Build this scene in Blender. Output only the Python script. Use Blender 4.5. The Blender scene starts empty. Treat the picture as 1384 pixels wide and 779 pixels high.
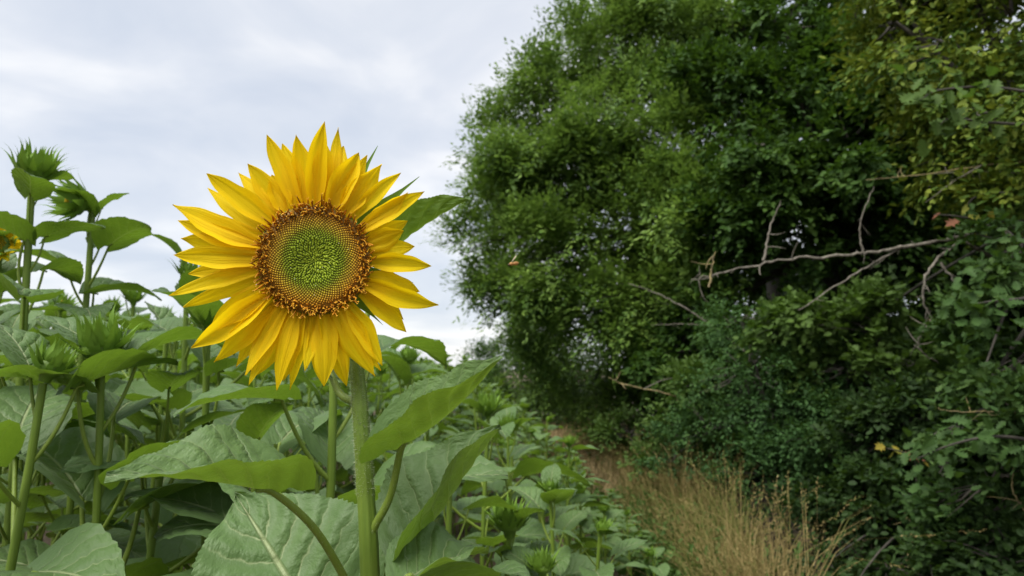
import bpy, math, random
import numpy as np
from mathutils import Vector, Matrix

random.seed(7)
R = math.radians
scene = bpy.context.scene
COL = scene.collection

# ------------------------------------------------------------------ camera
EYE = Vector((0.0, 0.0, 1.5))
PITCH = R(6.7)
F_PX, CX, CY = 940.0, 692.0, 389.5          # focal length and centre in photo pixels
cam_d = bpy.data.cameras.new('camera')
cam_d.sensor_width = 36.0
cam_d.lens = 36.0 * F_PX / 1384.0
cam_d.clip_start = 0.02
cam_d.clip_end = 3000
cam = bpy.data.objects.new('camera', cam_d)
cam.location = EYE
cam.rotation_euler = (R(90) + PITCH, 0, 0)
COL.objects.link(cam)
scene.camera = cam
cam_d.dof.use_dof = True
cam_d.dof.focus_distance = 0.66
cam_d.dof.aperture_fstop = 9.5
cam_d.dof.aperture_blades = 0

# ------------------------------------------------------------------ overcast sky and soft sun
SUN_EL, SUN_AZ = R(58), R(224)              # azimuth clockwise from +Y (north): behind the viewer, over the field
world = bpy.data.worlds.new('World')
scene.world = world
world.use_nodes = True
wn, wl = world.node_tree.nodes, world.node_tree.links
wn.clear()
w_out = wn.new('ShaderNodeOutputWorld')
sky = wn.new('ShaderNodeTexSky')
sky.sky_type = 'NISHITA'
sky.sun_disc = False
sky.sun_elevation = SUN_EL
sky.sun_rotation = SUN_AZ
bg_sky = wn.new('ShaderNodeBackground'); bg_sky.inputs['Strength'].default_value = 0.05
wl.new(sky.outputs[0], bg_sky.inputs['Color'])
tc = wn.new('ShaderNodeTexCoord')
sep = wn.new('ShaderNodeSeparateXYZ'); wl.new(tc.outputs['Generated'], sep.inputs[0])
zc = wn.new('ShaderNodeMath'); zc.operation = 'MAXIMUM'; zc.inputs[1].default_value = 0.0
wl.new(sep.outputs['Z'], zc.inputs[0])
za = wn.new('ShaderNodeMath'); za.operation = 'ADD'; za.inputs[1].default_value = 0.28
wl.new(zc.outputs[0], za.inputs[0])
dv = wn.new('ShaderNodeVectorMath'); dv.operation = 'DIVIDE'
cmb = wn.new('ShaderNodeCombineXYZ')
for i in range(3): wl.new(za.outputs[0], cmb.inputs[i])
wl.new(tc.outputs['Generated'], dv.inputs[0]); wl.new(cmb.outputs[0], dv.inputs[1])
cn = wn.new('ShaderNodeTexNoise'); cn.inputs['Scale'].default_value = 2.1
cn.inputs['Detail'].default_value = 5; cn.inputs['Roughness'].default_value = 0.5
cn.inputs['Distortion'].default_value = 0.4
wl.new(dv.outputs[0], cn.inputs['Vector'])
cr = wn.new('ShaderNodeValToRGB')
e = cr.color_ramp.elements
e[0].position = 0.36; e[0].color = (0.69, 0.745, 0.84, 1)
e[1].position = 0.64; e[1].color = (1.02, 1.02, 1.03, 1)
m_ = e.new(0.5); m_.color = (0.81, 0.845, 0.91, 1)
wl.new(cn.outputs['Fac'], cr.inputs[0])
bg_cl = wn.new('ShaderNodeBackground'); bg_cl.inputs['Strength'].default_value = 0.255
wl.new(cr.outputs[0], bg_cl.inputs['Color'])
mixw = wn.new('ShaderNodeMixShader'); mixw.inputs[0].default_value = 0.88
wl.new(bg_sky.outputs[0], mixw.inputs[1]); wl.new(bg_cl.outputs[0], mixw.inputs[2])
wl.new(mixw.outputs[0], w_out.inputs['Surface'])

sun_d = bpy.data.lights.new('sun', 'SUN')
sun_d.energy = 1.5
sun_d.angle = R(50)
sun_d.color = (1.0, 0.96, 0.9)
sun = bpy.data.objects.new('sun', sun_d)
sdir = Vector((math.sin(SUN_AZ) * math.cos(SUN_EL), math.cos(SUN_AZ) * math.cos(SUN_EL), math.sin(SUN_EL)))
sun.rotation_euler = sdir.to_track_quat('Z', 'Y').to_euler()
COL.objects.link(sun)

scene.view_settings.view_transform = 'Standard'
scene.view_settings.look = 'None'
scene.view_settings.gamma = 1.0
scene.view_settings.exposure = 2.0
scene.view_settings.use_curve_mapping = False
scene.cycles.max_bounces = 8
scene.cycles.diffuse_bounces = 4
scene.cycles.transmission_bounces = 4
scene.cycles.glossy_bounces = 2
scene.cycles.caustics_reflective = False
scene.cycles.caustics_refractive = False

FWD = Vector((0, math.cos(PITCH), math.sin(PITCH)))
UPV = Vector((0, -math.sin(PITCH), math.cos(PITCH)))
def at(px, py, d):
    """A point of the place at distance d, for a direction measured in the photograph."""
    return EYE + FWD * d + Vector((1, 0, 0)) * ((px - CX) / F_PX * d) + UPV * ((CY - py) / F_PX * d)

# ------------------------------------------------------------------ mesh helpers
class MB:
    def __init__(self):
        self.v, self.f, self.m, self.uv, self.c, self.n = [], [], [], [], [], 0
    def add(self, verts, faces, mat=0, uv=None, col=None):
        verts = np.asarray(verts, float)
        faces = np.asarray(faces, int)
        if len(faces) == 0: return
        self.v.append(verts)
        self.f.append(faces + self.n)
        self.m.append(np.full(len(faces), mat))
        self.uv.append(np.asarray(uv, float) if uv is not None else np.zeros((len(verts), 2)))
        self.c.append(np.broadcast_to(np.asarray(col if col is not None else (1, 1, 1, 1), float), (len(verts), 4)))
        self.n += len(verts)
    def mesh(self, name, mats, smooth=True, color=False):
        me = bpy.data.meshes.new(name)
        v = np.concatenate(self.v)
        loops = np.concatenate([f.ravel() for f in self.f])
        totals = np.concatenate([np.full(len(f), f.shape[1]) for f in self.f])
        starts = np.concatenate([[0], np.cumsum(totals)[:-1]])
        me.vertices.add(len(v)); me.vertices.foreach_set('co', v.ravel())
        me.loops.add(len(loops)); me.loops.foreach_set('vertex_index', loops)
        me.polygons.add(len(totals)); me.polygons.foreach_set('loop_start', starts)
        me.polygons.foreach_set('material_index', np.concatenate(self.m))
        uvl = me.uv_layers.new(name='UVMap')
        uvl.data.foreach_set('uv', np.concatenate(self.uv)[loops].ravel())
        if color:
            ca = me.color_attributes.new('Col', 'FLOAT_COLOR', 'POINT')
            ca.data.foreach_set('color', np.concatenate(self.c).ravel())
        me.polygons.foreach_set('use_smooth', np.full(len(totals), smooth))
        for m in mats: me.materials.append(m)
        me.update(calc_edges=True)
        me.validate()
        return me

def link(name, me, parent=None, loc=None, rot=None):
    o = bpy.data.objects.new(name, me)
    COL.objects.link(o)
    if parent is not None: o.parent = parent
    if loc is not None: o.location = loc
    if rot is not None: o.rotation_euler = rot
    return o
def empty(name, loc=(0, 0, 0), rz=0.0):
    o = bpy.data.objects.new(name, None)
    COL.objects.link(o)
    o.location = loc; o.rotation_euler = (0, 0, rz)
    o.empty_display_size = 0.1
    return o
def tag(o, label=None, cat=None, group=None, kind=None):
    if label: o['label'] = label
    if cat: o['category'] = cat
    if group: o['group'] = group
    if kind: o['kind'] = kind
    return o

def tube(pts, radii, n=8, cap=True):
    pts = np.asarray(pts, float); k = len(pts)
    radii = np.broadcast_to(np.asarray(radii, float), (k,))
    tang = np.gradient(pts, axis=0)
    tang /= np.linalg.norm(tang, axis=1)[:, None] + 1e-12
    ref = np.array([1.0, 0, 0]) if abs(tang[0][0]) < 0.8 else np.array([0, 1.0, 0])
    verts = []
    nrm = np.cross(tang[0], ref); nrm /= np.linalg.norm(nrm)
    ang = np.arange(n) * 2 * math.pi / n
    for i in range(k):
        nrm = nrm - tang[i] * np.dot(nrm, tang[i]); nrm /= np.linalg.norm(nrm) + 1e-12
        b = np.cross(tang[i], nrm)
        verts.append(pts[i] + radii[i] * (np.cos(ang)[:, None] * nrm + np.sin(ang)[:, None] * b))
    verts = np.concatenate(verts)
    i = np.arange(k - 1)[:, None] * n; j = np.arange(n)[None, :]; j2 = (j + 1) % n
    f = np.stack([i + j, i + j2, i + n + j2, i + n + j], -1).reshape(-1, 4)
    uv = np.stack([np.tile(np.arange(n) / n, k), np.repeat(np.linspace(0, 1, k), n)], 1)
    return verts, f, uv

def bez(p0, p1, p2, n=8):
    t = np.linspace(0, 1, n)[:, None]
    p0, p1, p2 = map(lambda p: np.asarray(p, float), (p0, p1, p2))
    return (1 - t) ** 2 * p0 + 2 * t * (1 - t) * p1 + t ** 2 * p2
def spline(pts, n=8):
    """Catmull-Rom through pts."""
    P = np.asarray(pts, float)
    P = np.concatenate([[2 * P[0] - P[1]], P, [2 * P[-1] - P[-2]]])
    out = []
    for i in range(1, len(P) - 2):
        t = np.linspace(0, 1, n, endpoint=False)[:, None]
        a, b, c, d = P[i - 1], P[i], P[i + 1], P[i + 2]
        out.append(0.5 * (2 * b + (c - a) * t + (2 * a - 5 * b + 4 * c - d) * t ** 2 + (3 * b - a - 3 * c + d) * t ** 3))
    out.append(P[-2][None])
    return np.concatenate(out)
def grid_faces(nu, nv):
    i = np.arange(nu - 1)[:, None] * nv; j = np.arange(nv - 1)[None, :]
    return np.stack([i + j, i + j + 1, i + nv + j + 1, i + nv + j], -1).reshape(-1, 4)

# ------------------------------------------------------------------ materials
def new_mat(name):
    m = bpy.data.materials.new(name); m.use_nodes = True
    m.node_tree.nodes.clear()
    return m, m.node_tree.nodes, m.node_tree.links
def N(nodes, t, **kw):
    n = nodes.new(t)
    for k, v in kw.items():
        if k in n.inputs: n.inputs[k].default_value = v
        else: setattr(n, k, v)
    return n
def math_(nodes, links, op, a, b=None, c=None):
    n = nodes.new('ShaderNodeMath'); n.operation = op
    for i, x in enumerate((a, b, c)):
        if x is None: continue
        if isinstance(x, (int, float)): n.inputs[i].default_value = x
        else: links.new(x, n.inputs[i])
    return n.outputs[0]
def mixc(nodes, links, fac, a, b, mode='MIX'):
    n = nodes.new('ShaderNodeMix'); n.data_type = 'RGBA'; n.blend_type = mode
    for i, x in ((0, fac), (6, a), (7, b)):
        if isinstance(x, (int, float)): n.inputs[i].default_value = x
        elif isinstance(x, tuple): n.inputs[i].default_value = (*x, 1) if len(x) == 3 else x
        else: links.new(x, n.inputs[i])
    return n.outputs[2]
def leaf_shader(nodes, links, color, trans_color, trans=0.3, rough=0.5, spec=0.4, bump=None, sheen=0.0):
    out = nodes.new('ShaderNodeOutputMaterial')
    p = nodes.new('ShaderNodeBsdfPrincipled')
    p.inputs['Roughness'].default_value = rough
    p.inputs['Specular IOR Level'].default_value = spec
    if sheen:
        p.inputs['Sheen Weight'].default_value = sheen
        p.inputs['Sheen Roughness'].default_value = 0.5
    t = nodes.new('ShaderNodeBsdfTranslucent')
    mx = nodes.new('ShaderNodeMixShader'); mx.inputs[0].default_value = trans
    for x, s in ((color, p.inputs['Base Color']), (trans_color, t.inputs['Color'])):
        if isinstance(x, tuple): s.default_value = (*x, 1)
        else: links.new(x, s)
    if bump is not None:
        links.new(bump, p.inputs['Normal'])
    links.new(p.outputs[0], mx.inputs[1]); links.new(t.outputs[0], mx.inputs[2])
    links.new(mx.outputs[0], out.inputs['Surface'])

def mat_sunflower_leaf():
    m, n, l = new_mat('sunflower_leaf')
    uv = N(n, 'ShaderNodeUVMap'); uv.uv_map = 'UVMap'
    s = N(n, 'ShaderNodeSeparateXYZ'); l.new(uv.outputs[0], s.inputs[0])
    a = math_(n, l, 'ABSOLUTE', math_(n, l, 'MULTIPLY_ADD', s.outputs[0], 2.0, -1.0))
    u = s.outputs[1]
    # vein pattern: midrib and side veins sweeping forward
    tcn = N(n, 'ShaderNodeTexCoord')
    nz = N(n, 'ShaderNodeTexNoise', Scale=9.0, Detail=3.0); l.new(tcn.outputs['UV'], nz.inputs['Vector'])
    wob = math_(n, l, 'MULTIPLY_ADD', nz.outputs['Fac'], 0.07, -0.035)
    t = math_(n, l, 'ADD', math_(n, l, 'MULTIPLY_ADD', math_(n, l, 'POWER', a, 0.85), -0.30, u), wob)
    fr = math_(n, l, 'FRACT', math_(n, l, 'MULTIPLY_ADD', math_(n, l, 'POWER', math_(n, l, 'MAXIMUM', t, 0.0), 0.8), 6.2, 0.35))
    dist = math_(n, l, 'ABSOLUTE', math_(n, l, 'SUBTRACT', fr, 0.5))
    lat = N(n, 'ShaderNodeMapRange'); lat.inputs[1].default_value = 0.0; lat.inputs[2].default_value = 0.055
    lat.inputs[3].default_value = 1.0; lat.inputs[4].default_value = 0.0
    l.new(dist, lat.inputs[0])
    latf = math_(n, l, 'MULTIPLY', lat.outputs[0], math_(n, l, 'MULTIPLY_ADD', a, -0.75, 0.85))
    mid = N(n, 'ShaderNodeMapRange'); mid.inputs[1].default_value = 0.015; mid.inputs[2].default_value = 0.045
    mid.inputs[3].default_value = 1.0; mid.inputs[4].default_value = 0.0
    l.new(a, mid.inputs[0])
    vein = math_(n, l, 'MAXIMUM', math_(n, l, 'MULTIPLY', mid.outputs[0], 0.9), latf)
    # fine reticulation
    vo = N(n, 'ShaderNodeTexVoronoi', Scale=55.0); vo.feature = 'DISTANCE_TO_EDGE'; l.new(tcn.outputs['UV'], vo.inputs['Vector'])
    ret = N(n, 'ShaderNodeMapRange'); ret.inputs[1].default_value = 0.0; ret.inputs[2].default_value = 0.12
    l.new(vo.outputs[0], ret.inputs[0])
    big = N(n, 'ShaderNodeTexNoise', Scale=3.0, Detail=4.0); l.new(tcn.outputs['UV'], big.inputs['Vector'])
    oi = N(n, 'ShaderNodeObjectInfo')
    fac = math_(n, l, 'ADD', math_(n, l, 'MULTIPLY', big.outputs['Fac'], 0.7), math_(n, l, 'MULTIPLY', oi.outputs['Random'], 0.35))
    top = mixc(n, l, fac, (0.058, 0.122, 0.028), (0.128, 0.215, 0.064))
    mot = N(n, 'ShaderNodeTexNoise', Scale=14.0, Detail=5.0, Roughness=0.65); l.new(tcn.outputs['UV'], mot.inputs['Vector'])
    bot = mixc(n, l, math_(n, l, 'ADD', math_(n, l, 'MULTIPLY', fac, .5), math_(n, l, 'MULTIPLY_ADD', mot.outputs['Fac'], 1.2, -.35)), (0.085, 0.170, 0.012), (0.165, 0.270, 0.022))
    top = mixc(n, l, math_(n, l, 'MULTIPLY', vein, 0.85), top, (0.34, 0.40, 0.19))
    bot = mixc(n, l, math_(n, l, 'MULTIPLY', vein, 0.8), bot, (0.24, 0.33, 0.07))
    top = mixc(n, l, math_(n, l, 'MULTIPLY_ADD', ret.outputs[0], -0.18, 0.18), top, (0.10, 0.16, 0.06))
    # dust, small blemishes
    sp = N(n, 'ShaderNodeTexNoise', Scale=60.0, Detail=2.0); l.new(tcn.outputs['UV'], sp.inputs['Vector'])
    spr = N(n, 'ShaderNodeMapRange'); spr.inputs[1].default_value = 0.68; spr.inputs[2].default_value = 0.76; l.new(sp.outputs['Fac'], spr.inputs[0])
    top = mixc(n, l, math_(n, l, 'MULTIPLY', spr.outputs[0], 0.4), top, (0.16, 0.16, 0.06))
    g = N(n, 'ShaderNodeNewGeometry')
    colr = mixc(n, l, g.outputs['Backfacing'], top, bot)
    # relief: quilted between the veins
    h = math_(n, l, 'ADD', math_(n, l, 'MULTIPLY', math_(n, l, 'SMOOTH_MIN', dist, 0.3, 0.2), 1.2),
              math_(n, l, 'ADD', math_(n, l, 'MULTIPLY', ret.outputs[0], 0.02), math_(n, l, 'MULTIPLY', nz.outputs['Fac'], 0.8)))
    h = math_(n, l, 'ADD', h, math_(n, l, 'MULTIPLY', mid.outputs[0], -0.35))
    bp = N(n, 'ShaderNodeBump', Strength=0.85, Distance=0.007); l.new(h, bp.inputs['Height'])
    tr = mixc(n, l, 0.5, bot, (0.20, 0.34, 0.02))
    leaf_shader(n, l, colr, tr, 0.30, 0.50, 0.40, bp.outputs[0], 0.06)
    return m

def mat_stalk(name, c1, c2, bump=0.3):
    m, n, l = new_mat(name)
    tcn = N(n, 'ShaderNodeTexCoord')
    nz = N(n, 'ShaderNodeTexNoise', Scale=60.0, Detail=4.0); l.new(tcn.outputs['Object'], nz.inputs['Vector'])
    mp = N(n, 'ShaderNodeMapping'); mp.inputs['Scale'].default_value = (260, 260, 14); l.new(tcn.outputs['Object'], mp.inputs[0])
    st = N(n, 'ShaderNodeTexNoise', Scale=1.0, Detail=3.0); l.new(mp.outputs[0], st.inputs['Vector'])
    c = mixc(n, l, math_(n, l, 'MULTIPLY_ADD', st.outputs['Fac'], 0.7, math_(n, l, 'MULTIPLY', nz.outputs['Fac'], 0.3)), c1, c2)
    bp = N(n, 'ShaderNodeBump', Strength=bump, Distance=0.002); l.new(st.outputs['Fac'], bp.inputs['Height'])
    leaf_shader(n, l, c, c, 0.12, 0.5, 0.3, bp.outputs[0], 0.03)
    return m

def mat_petal():
    m, n, l = new_mat('petal')
    uv = N(n, 'ShaderNodeUVMap'); uv.uv_map = 'UVMap'
    s = N(n, 'ShaderNodeSeparateXYZ'); l.new(uv.outputs[0], s.inputs[0])
    oi = N(n, 'ShaderNodeObjectInfo')
    mp = N(n, 'ShaderNodeCombineXYZ')
    l.new(math_(n, l, 'MULTIPLY', s.outputs[0], 22.0), mp.inputs[0])
    l.new(math_(n, l, 'MULTIPLY', s.outputs[1], 1.3), mp.inputs[1])
    l.new(math_(n, l, 'MULTIPLY', oi.outputs['Random'], 40.0), mp.inputs[2])
    st = N(n, 'ShaderNodeTexNoise', Scale=1.0, Detail=3.0); l.new(mp.outputs[0], st.inputs['Vector'])
    base = N(n, 'ShaderNodeMapRange'); base.inputs[1].default_value = 0.0; base.inputs[2].default_value = 0.42
    base.inputs[3].default_value = 1.0; base.inputs[4].default_value = 0.0; l.new(s.outputs[1], base.inputs[0])
    c = mixc(n, l, st.outputs['Fac'], (0.82, 0.53, 0.002), (0.96, 0.80, 0.010))
    c = mixc(n, l, math_(n, l, 'MULTIPLY', base.outputs[0], 0.55), c, (0.82, 0.42, 0.003))
    c = mixc(n, l, math_(n, l, 'MULTIPLY', oi.outputs['Random'], 0.35), c, (0.86, 0.54, 0.004))
    bp = N(n, 'ShaderNodeBump', Strength=0.6, Distance=0.0016); l.new(st.outputs['Fac'], bp.inputs['Height'])
    leaf_shader(n, l, c, (0.94, 0.70, 0.006), 0.42, 0.55, 0.15, bp.outputs[0])
    return m

def mat_attr(name, trans=0.1, rough=0.55, spec=0.3):
    m, n, l = new_mat(name)
    a = N(n, 'ShaderNodeVertexColor'); a.layer_name = 'Col'
    leaf_shader(n, l, a.outputs[0], a.outputs[0], trans, rough, spec)
    return m

def mat_foliage(name, stops, trans=0.25, tcol=(0.12, 0.24, 0.012), rough=0.6, spec=0.16, clump=0.5):
    """Leaf colour varies from leaf to leaf and from bough to bough."""
    m, n, l = new_mat(name)
    g = N(n, 'ShaderNodeNewGeometry')
    tcn = N(n, 'ShaderNodeTexCoord')
    nz = N(n, 'ShaderNodeTexNoise', Scale=1.1, Detail=3.0); l.new(tcn.outputs['Object'], nz.inputs['Vector'])
    f = math_(n, l, 'ADD', math_(n, l, 'MULTIPLY', g.outputs['Random Per Island'], 1 - clump),
              math_(n, l, 'MULTIPLY', math_(n, l, 'MULTIPLY_ADD', nz.outputs['Fac'], 2.4, -0.7), clump))
    r = N(n, 'ShaderNodeValToRGB')
    es = r.color_ramp.elements
    es[0].position, es[0].color = stops[0][0], (*stops[0][1], 1)
    es[1].position, es[1].color = stops[-1][0], (*stops[-1][1], 1)
    for p, c in stops[1:-1]:
        q = es.new(p); q.color = (*c, 1)
    l.new(f, r.inputs[0])
    tr = mixc(n, l, 0.5, r.outputs[0], tcol)
    leaf_shader(n, l, r.outputs[0], tr, trans, rough, spec)
    return m

def mat_bark(name, c1, c2, scale=14):
    m, n, l = new_mat(name)
    tcn = N(n, 'ShaderNodeTexCoord')
    mp = N(n, 'ShaderNodeMapping'); mp.inputs['Scale'].default_value = (1, 1, 0.3); l.new(tcn.outputs['Object'], mp.inputs[0])
    nz = N(n, 'ShaderNodeTexNoise', Scale=float(scale), Detail=6.0, Roughness=0.65); l.new(mp.outputs[0], nz.inputs['Vector'])
    rp = N(n, 'ShaderNodeMapRange'); rp.inputs[1].default_value = 0.35; rp.inputs[2].default_value = 0.65; l.new(nz.outputs['Fac'], rp.inputs[0])
    c = mixc(n, l, rp.outputs[0], c1, c2)
    bp = N(n, 'ShaderNodeBump', Strength=0.7, Distance=0.01); l.new(nz.outputs['Fac'], bp.inputs['Height'])
    out = N(n, 'ShaderNodeOutputMaterial'); p = N(n, 'ShaderNodeBsdfPrincipled', Roughness=0.85)
    l.new(c, p.inputs['Base Color']); l.new(bp.outputs[0], p.inputs['Normal']); l.new(p.outputs[0], out.inputs[0])
    return m

def mat_ground(name, c1, c2, c3, scale):
    m, n, l = new_mat(name)
    tcn = N(n, 'ShaderNodeTexCoord')
    a = N(n, 'ShaderNodeTexNoise', Scale=scale, Detail=8.0, Roughness=0.6); l.new(tcn.outputs['Object'], a.inputs['Vector'])
    b = N(n, 'ShaderNodeTexNoise', Scale=scale * 14, Detail=6.0, Roughness=0.7); l.new(tcn.outputs['Object'], b.inputs['Vector'])
    rp = N(n, 'ShaderNodeMapRange'); rp.inputs[1].default_value = 0.38; rp.inputs[2].default_value = 0.62; l.new(a.outputs['Fac'], rp.inputs[0])
    rq = N(n, 'ShaderNodeMapRange'); rq.inputs[1].default_value = 0.4; rq.inputs[2].default_value = 0.65; l.new(b.outputs['Fac'], rq.inputs[0])
    c = mixc(n, l, rp.outputs[0], c1, c2)
    c = mixc(n, l, math_(n, l, 'MULTIPLY', rq.outputs[0], 0.6), c, c3)
    bp = N(n, 'ShaderNodeBump', Strength=0.8, Distance=0.03); l.new(b.outputs['Fac'], bp.inputs['Height'])
    out = N(n, 'ShaderNodeOutputMaterial'); p = N(n, 'ShaderNodeBsdfPrincipled', Roughness=0.95)
    l.new(c, p.inputs['Base Color']); l.new(bp.outputs[0], p.inputs['Normal']); l.new(p.outputs[0], out.inputs[0])
    return m

M = {}
M['leaf'] = mat_sunflower_leaf()
M['stem'] = mat_stalk('sunflower_stem', (0.085, 0.150, 0.014), (0.165, 0.240, 0.030))
M['petiole'] = mat_stalk('petiole', (0.12, 0.19, 0.018), (0.20, 0.27, 0.04))
M['bract'] = mat_foliage('bract', [(0.1, (0.10, 0.19, 0.02)), (0.9, (0.17, 0.29, 0.04))], 0.25, (0.2, 0.34, 0.02))
M['bud'] = mat_stalk('bud_green', (0.07, 0.14, 0.02), (0.16, 0.26, 0.03))
M['hair'] = mat_stalk('stem_hair', (0.26, 0.32, 0.16), (0.36, 0.40, 0.24))
M['petal'] = mat_petal()
M['floret'] = mat_attr('floret')
M['soil'] = mat_ground('soil', (0.10, 0.072, 0.045), (0.15, 0.11, 0.07), (0.07, 0.05, 0.03), 1.3)
M['pathsoil'] = mat_ground('path_soil', (0.15, 0.12, 0.080), (0.21, 0.17, 0.115), (0.10, 0.075, 0.045), 1.7)
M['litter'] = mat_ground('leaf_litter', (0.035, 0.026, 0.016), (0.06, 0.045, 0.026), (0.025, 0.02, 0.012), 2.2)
M['bark'] = mat_bark('bark', (0.022, 0.019, 0.014), (0.07, 0.062, 0.048))
M['deadwood'] = mat_bark('deadwood', (0.07, 0.06, 0.045), (0.21, 0.19, 0.15), 30)
M['lichen'] = mat_bark('lichen_twig', (0.15, 0.12, 0.07), (0.30, 0.24, 0.09), 40)
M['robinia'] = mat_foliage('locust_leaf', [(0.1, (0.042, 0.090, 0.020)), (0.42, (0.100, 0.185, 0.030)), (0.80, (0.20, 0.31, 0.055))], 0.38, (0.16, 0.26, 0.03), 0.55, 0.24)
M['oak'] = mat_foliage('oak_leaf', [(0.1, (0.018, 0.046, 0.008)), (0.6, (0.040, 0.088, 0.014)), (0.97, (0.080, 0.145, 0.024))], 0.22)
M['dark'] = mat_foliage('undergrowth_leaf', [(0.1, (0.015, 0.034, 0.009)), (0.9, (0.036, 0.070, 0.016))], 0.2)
M['hornbeam'] = mat_foliage('hornbeam_leaf', [(0.1, (0.035, 0.078, 0.010)), (0.5, (0.07, 0.125, 0.014)), (0.95, (0.19, 0.23, 0.03))], 0.25, (0.22, 0.26, 0.02), clump=0.35)
M['privet'] = mat_foliage('privet_leaf', [(0.1, (0.020, 0.052, 0.014)), (0.6, (0.042, 0.096, 0.024)), (0.95, (0.072, 0.14, 0.034))], 0.2)
M['maple'] = mat_foliage('maple_leaf', [(0.1, (0.045, 0.085, 0.018)), (0.9, (0.085, 0.145, 0.028))], 0.28)
M['far'] = mat_foliage('far_leaf', [(0.1, (0.035, 0.075, 0.016)), (0.9, (0.075, 0.135, 0.028))], 0.28)
M['youngoak'] = mat_foliage('young_oak_leaf', [(0.1, (0.020, 0.048, 0.012)), (0.6, (0.042, 0.086, 0.020)), (0.95, (0.075, 0.13, 0.032))], 0.22)
M['autumn'] = mat_foliage('autumn_leaf', [(0.1, (0.35, 0.10, 0.04)), (0.5, (0.38, 0.24, 0.03)), (0.9, (0.30, 0.30, 0.03))], 0.3, (0.5, 0.3, 0.02), clump=0.0)
M['straw'] = mat_foliage('dry_grass', [(0.0, (0.06, 0.11, 0.02)), (0.28, (0.12, 0.14, 0.03)), (0.45, (0.21, 0.165, 0.060)), (0.8, (0.31, 0.24, 0.10)), (1.0, (0.42, 0.33, 0.17))], 0.2, (0.4, 0.28, 0.1), 0.7, 0.2, clump=0.5)
M['rust'] = mat_foliage('grass_panicle', [(0.0, (0.27, 0.20, 0.10)), (1.0, (0.44, 0.34, 0.18))], 0.2, (0.4, 0.25, 0.1), 0.8, 0.1, clump=0.2)
M['weed'] = mat_foliage('weed_leaf', [(0.1, (0.04, 0.09, 0.02)), (0.9, (0.09, 0.16, 0.035))], 0.25)

# ------------------------------------------------------------------ ground
def edge(y):          # right-hand edge of the sunflower field
    return float(np.interp(y, [0, 4, 6, 10, 16, 22, 30, 60], [.95, .90, .88, 0.70, 0.33, -0.35, -1.6, -9.0]))
def hedge_foot(y):    # where the trees begin
    return edge(y) + float(np.interp(y, [0, 4, 5, 7, 12, 20, 30], [.34, .46, .58, .82, 1.0, 0.7, 0.5]))

mb = MB()
g_ = 1500.0
mb.add([(-g_, -g_, 0), (g_, -g_, 0), (g_, g_, 0), (-g_, g_, 0)], [(0, 1, 2, 3)])
tag(link('ground', mb.mesh('ground', [M['soil']])), 'bare brown soil under the sunflowers', 'ground', kind='structure')
def strip(name, fl, fr, z, mat, label, y0=-3, y1=60, n=64, bump=0.0):
    ys = np.linspace(y0, y1, n)
    rng = np.random.default_rng(5)
    k = 7
    v = np.array([[fl(y) + (fr(y) - fl(y)) * j / (k - 1), y, z + bump * abs(rng.normal())] for y in ys for j in range(k)])
    b = MB(); b.add(v, grid_faces(n, k)[:, ::-1])
    return tag(link(name, b.mesh(name, [mat])), label, name.replace('_', ' '), kind='structure')
strip('path', lambda y: edge(y) - 0.1, lambda y: hedge_foot(y) + 0.4, 0.008, M['pathsoil'], 'trodden dry earth path between sunflower field and trees', bump=0.012)
strip('woodland_floor', lambda y: hedge_foot(y) + 0.4, lambda y: hedge_foot(y) + 25, 0.012, M['litter'], 'dark leaf litter under the trees')

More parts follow.
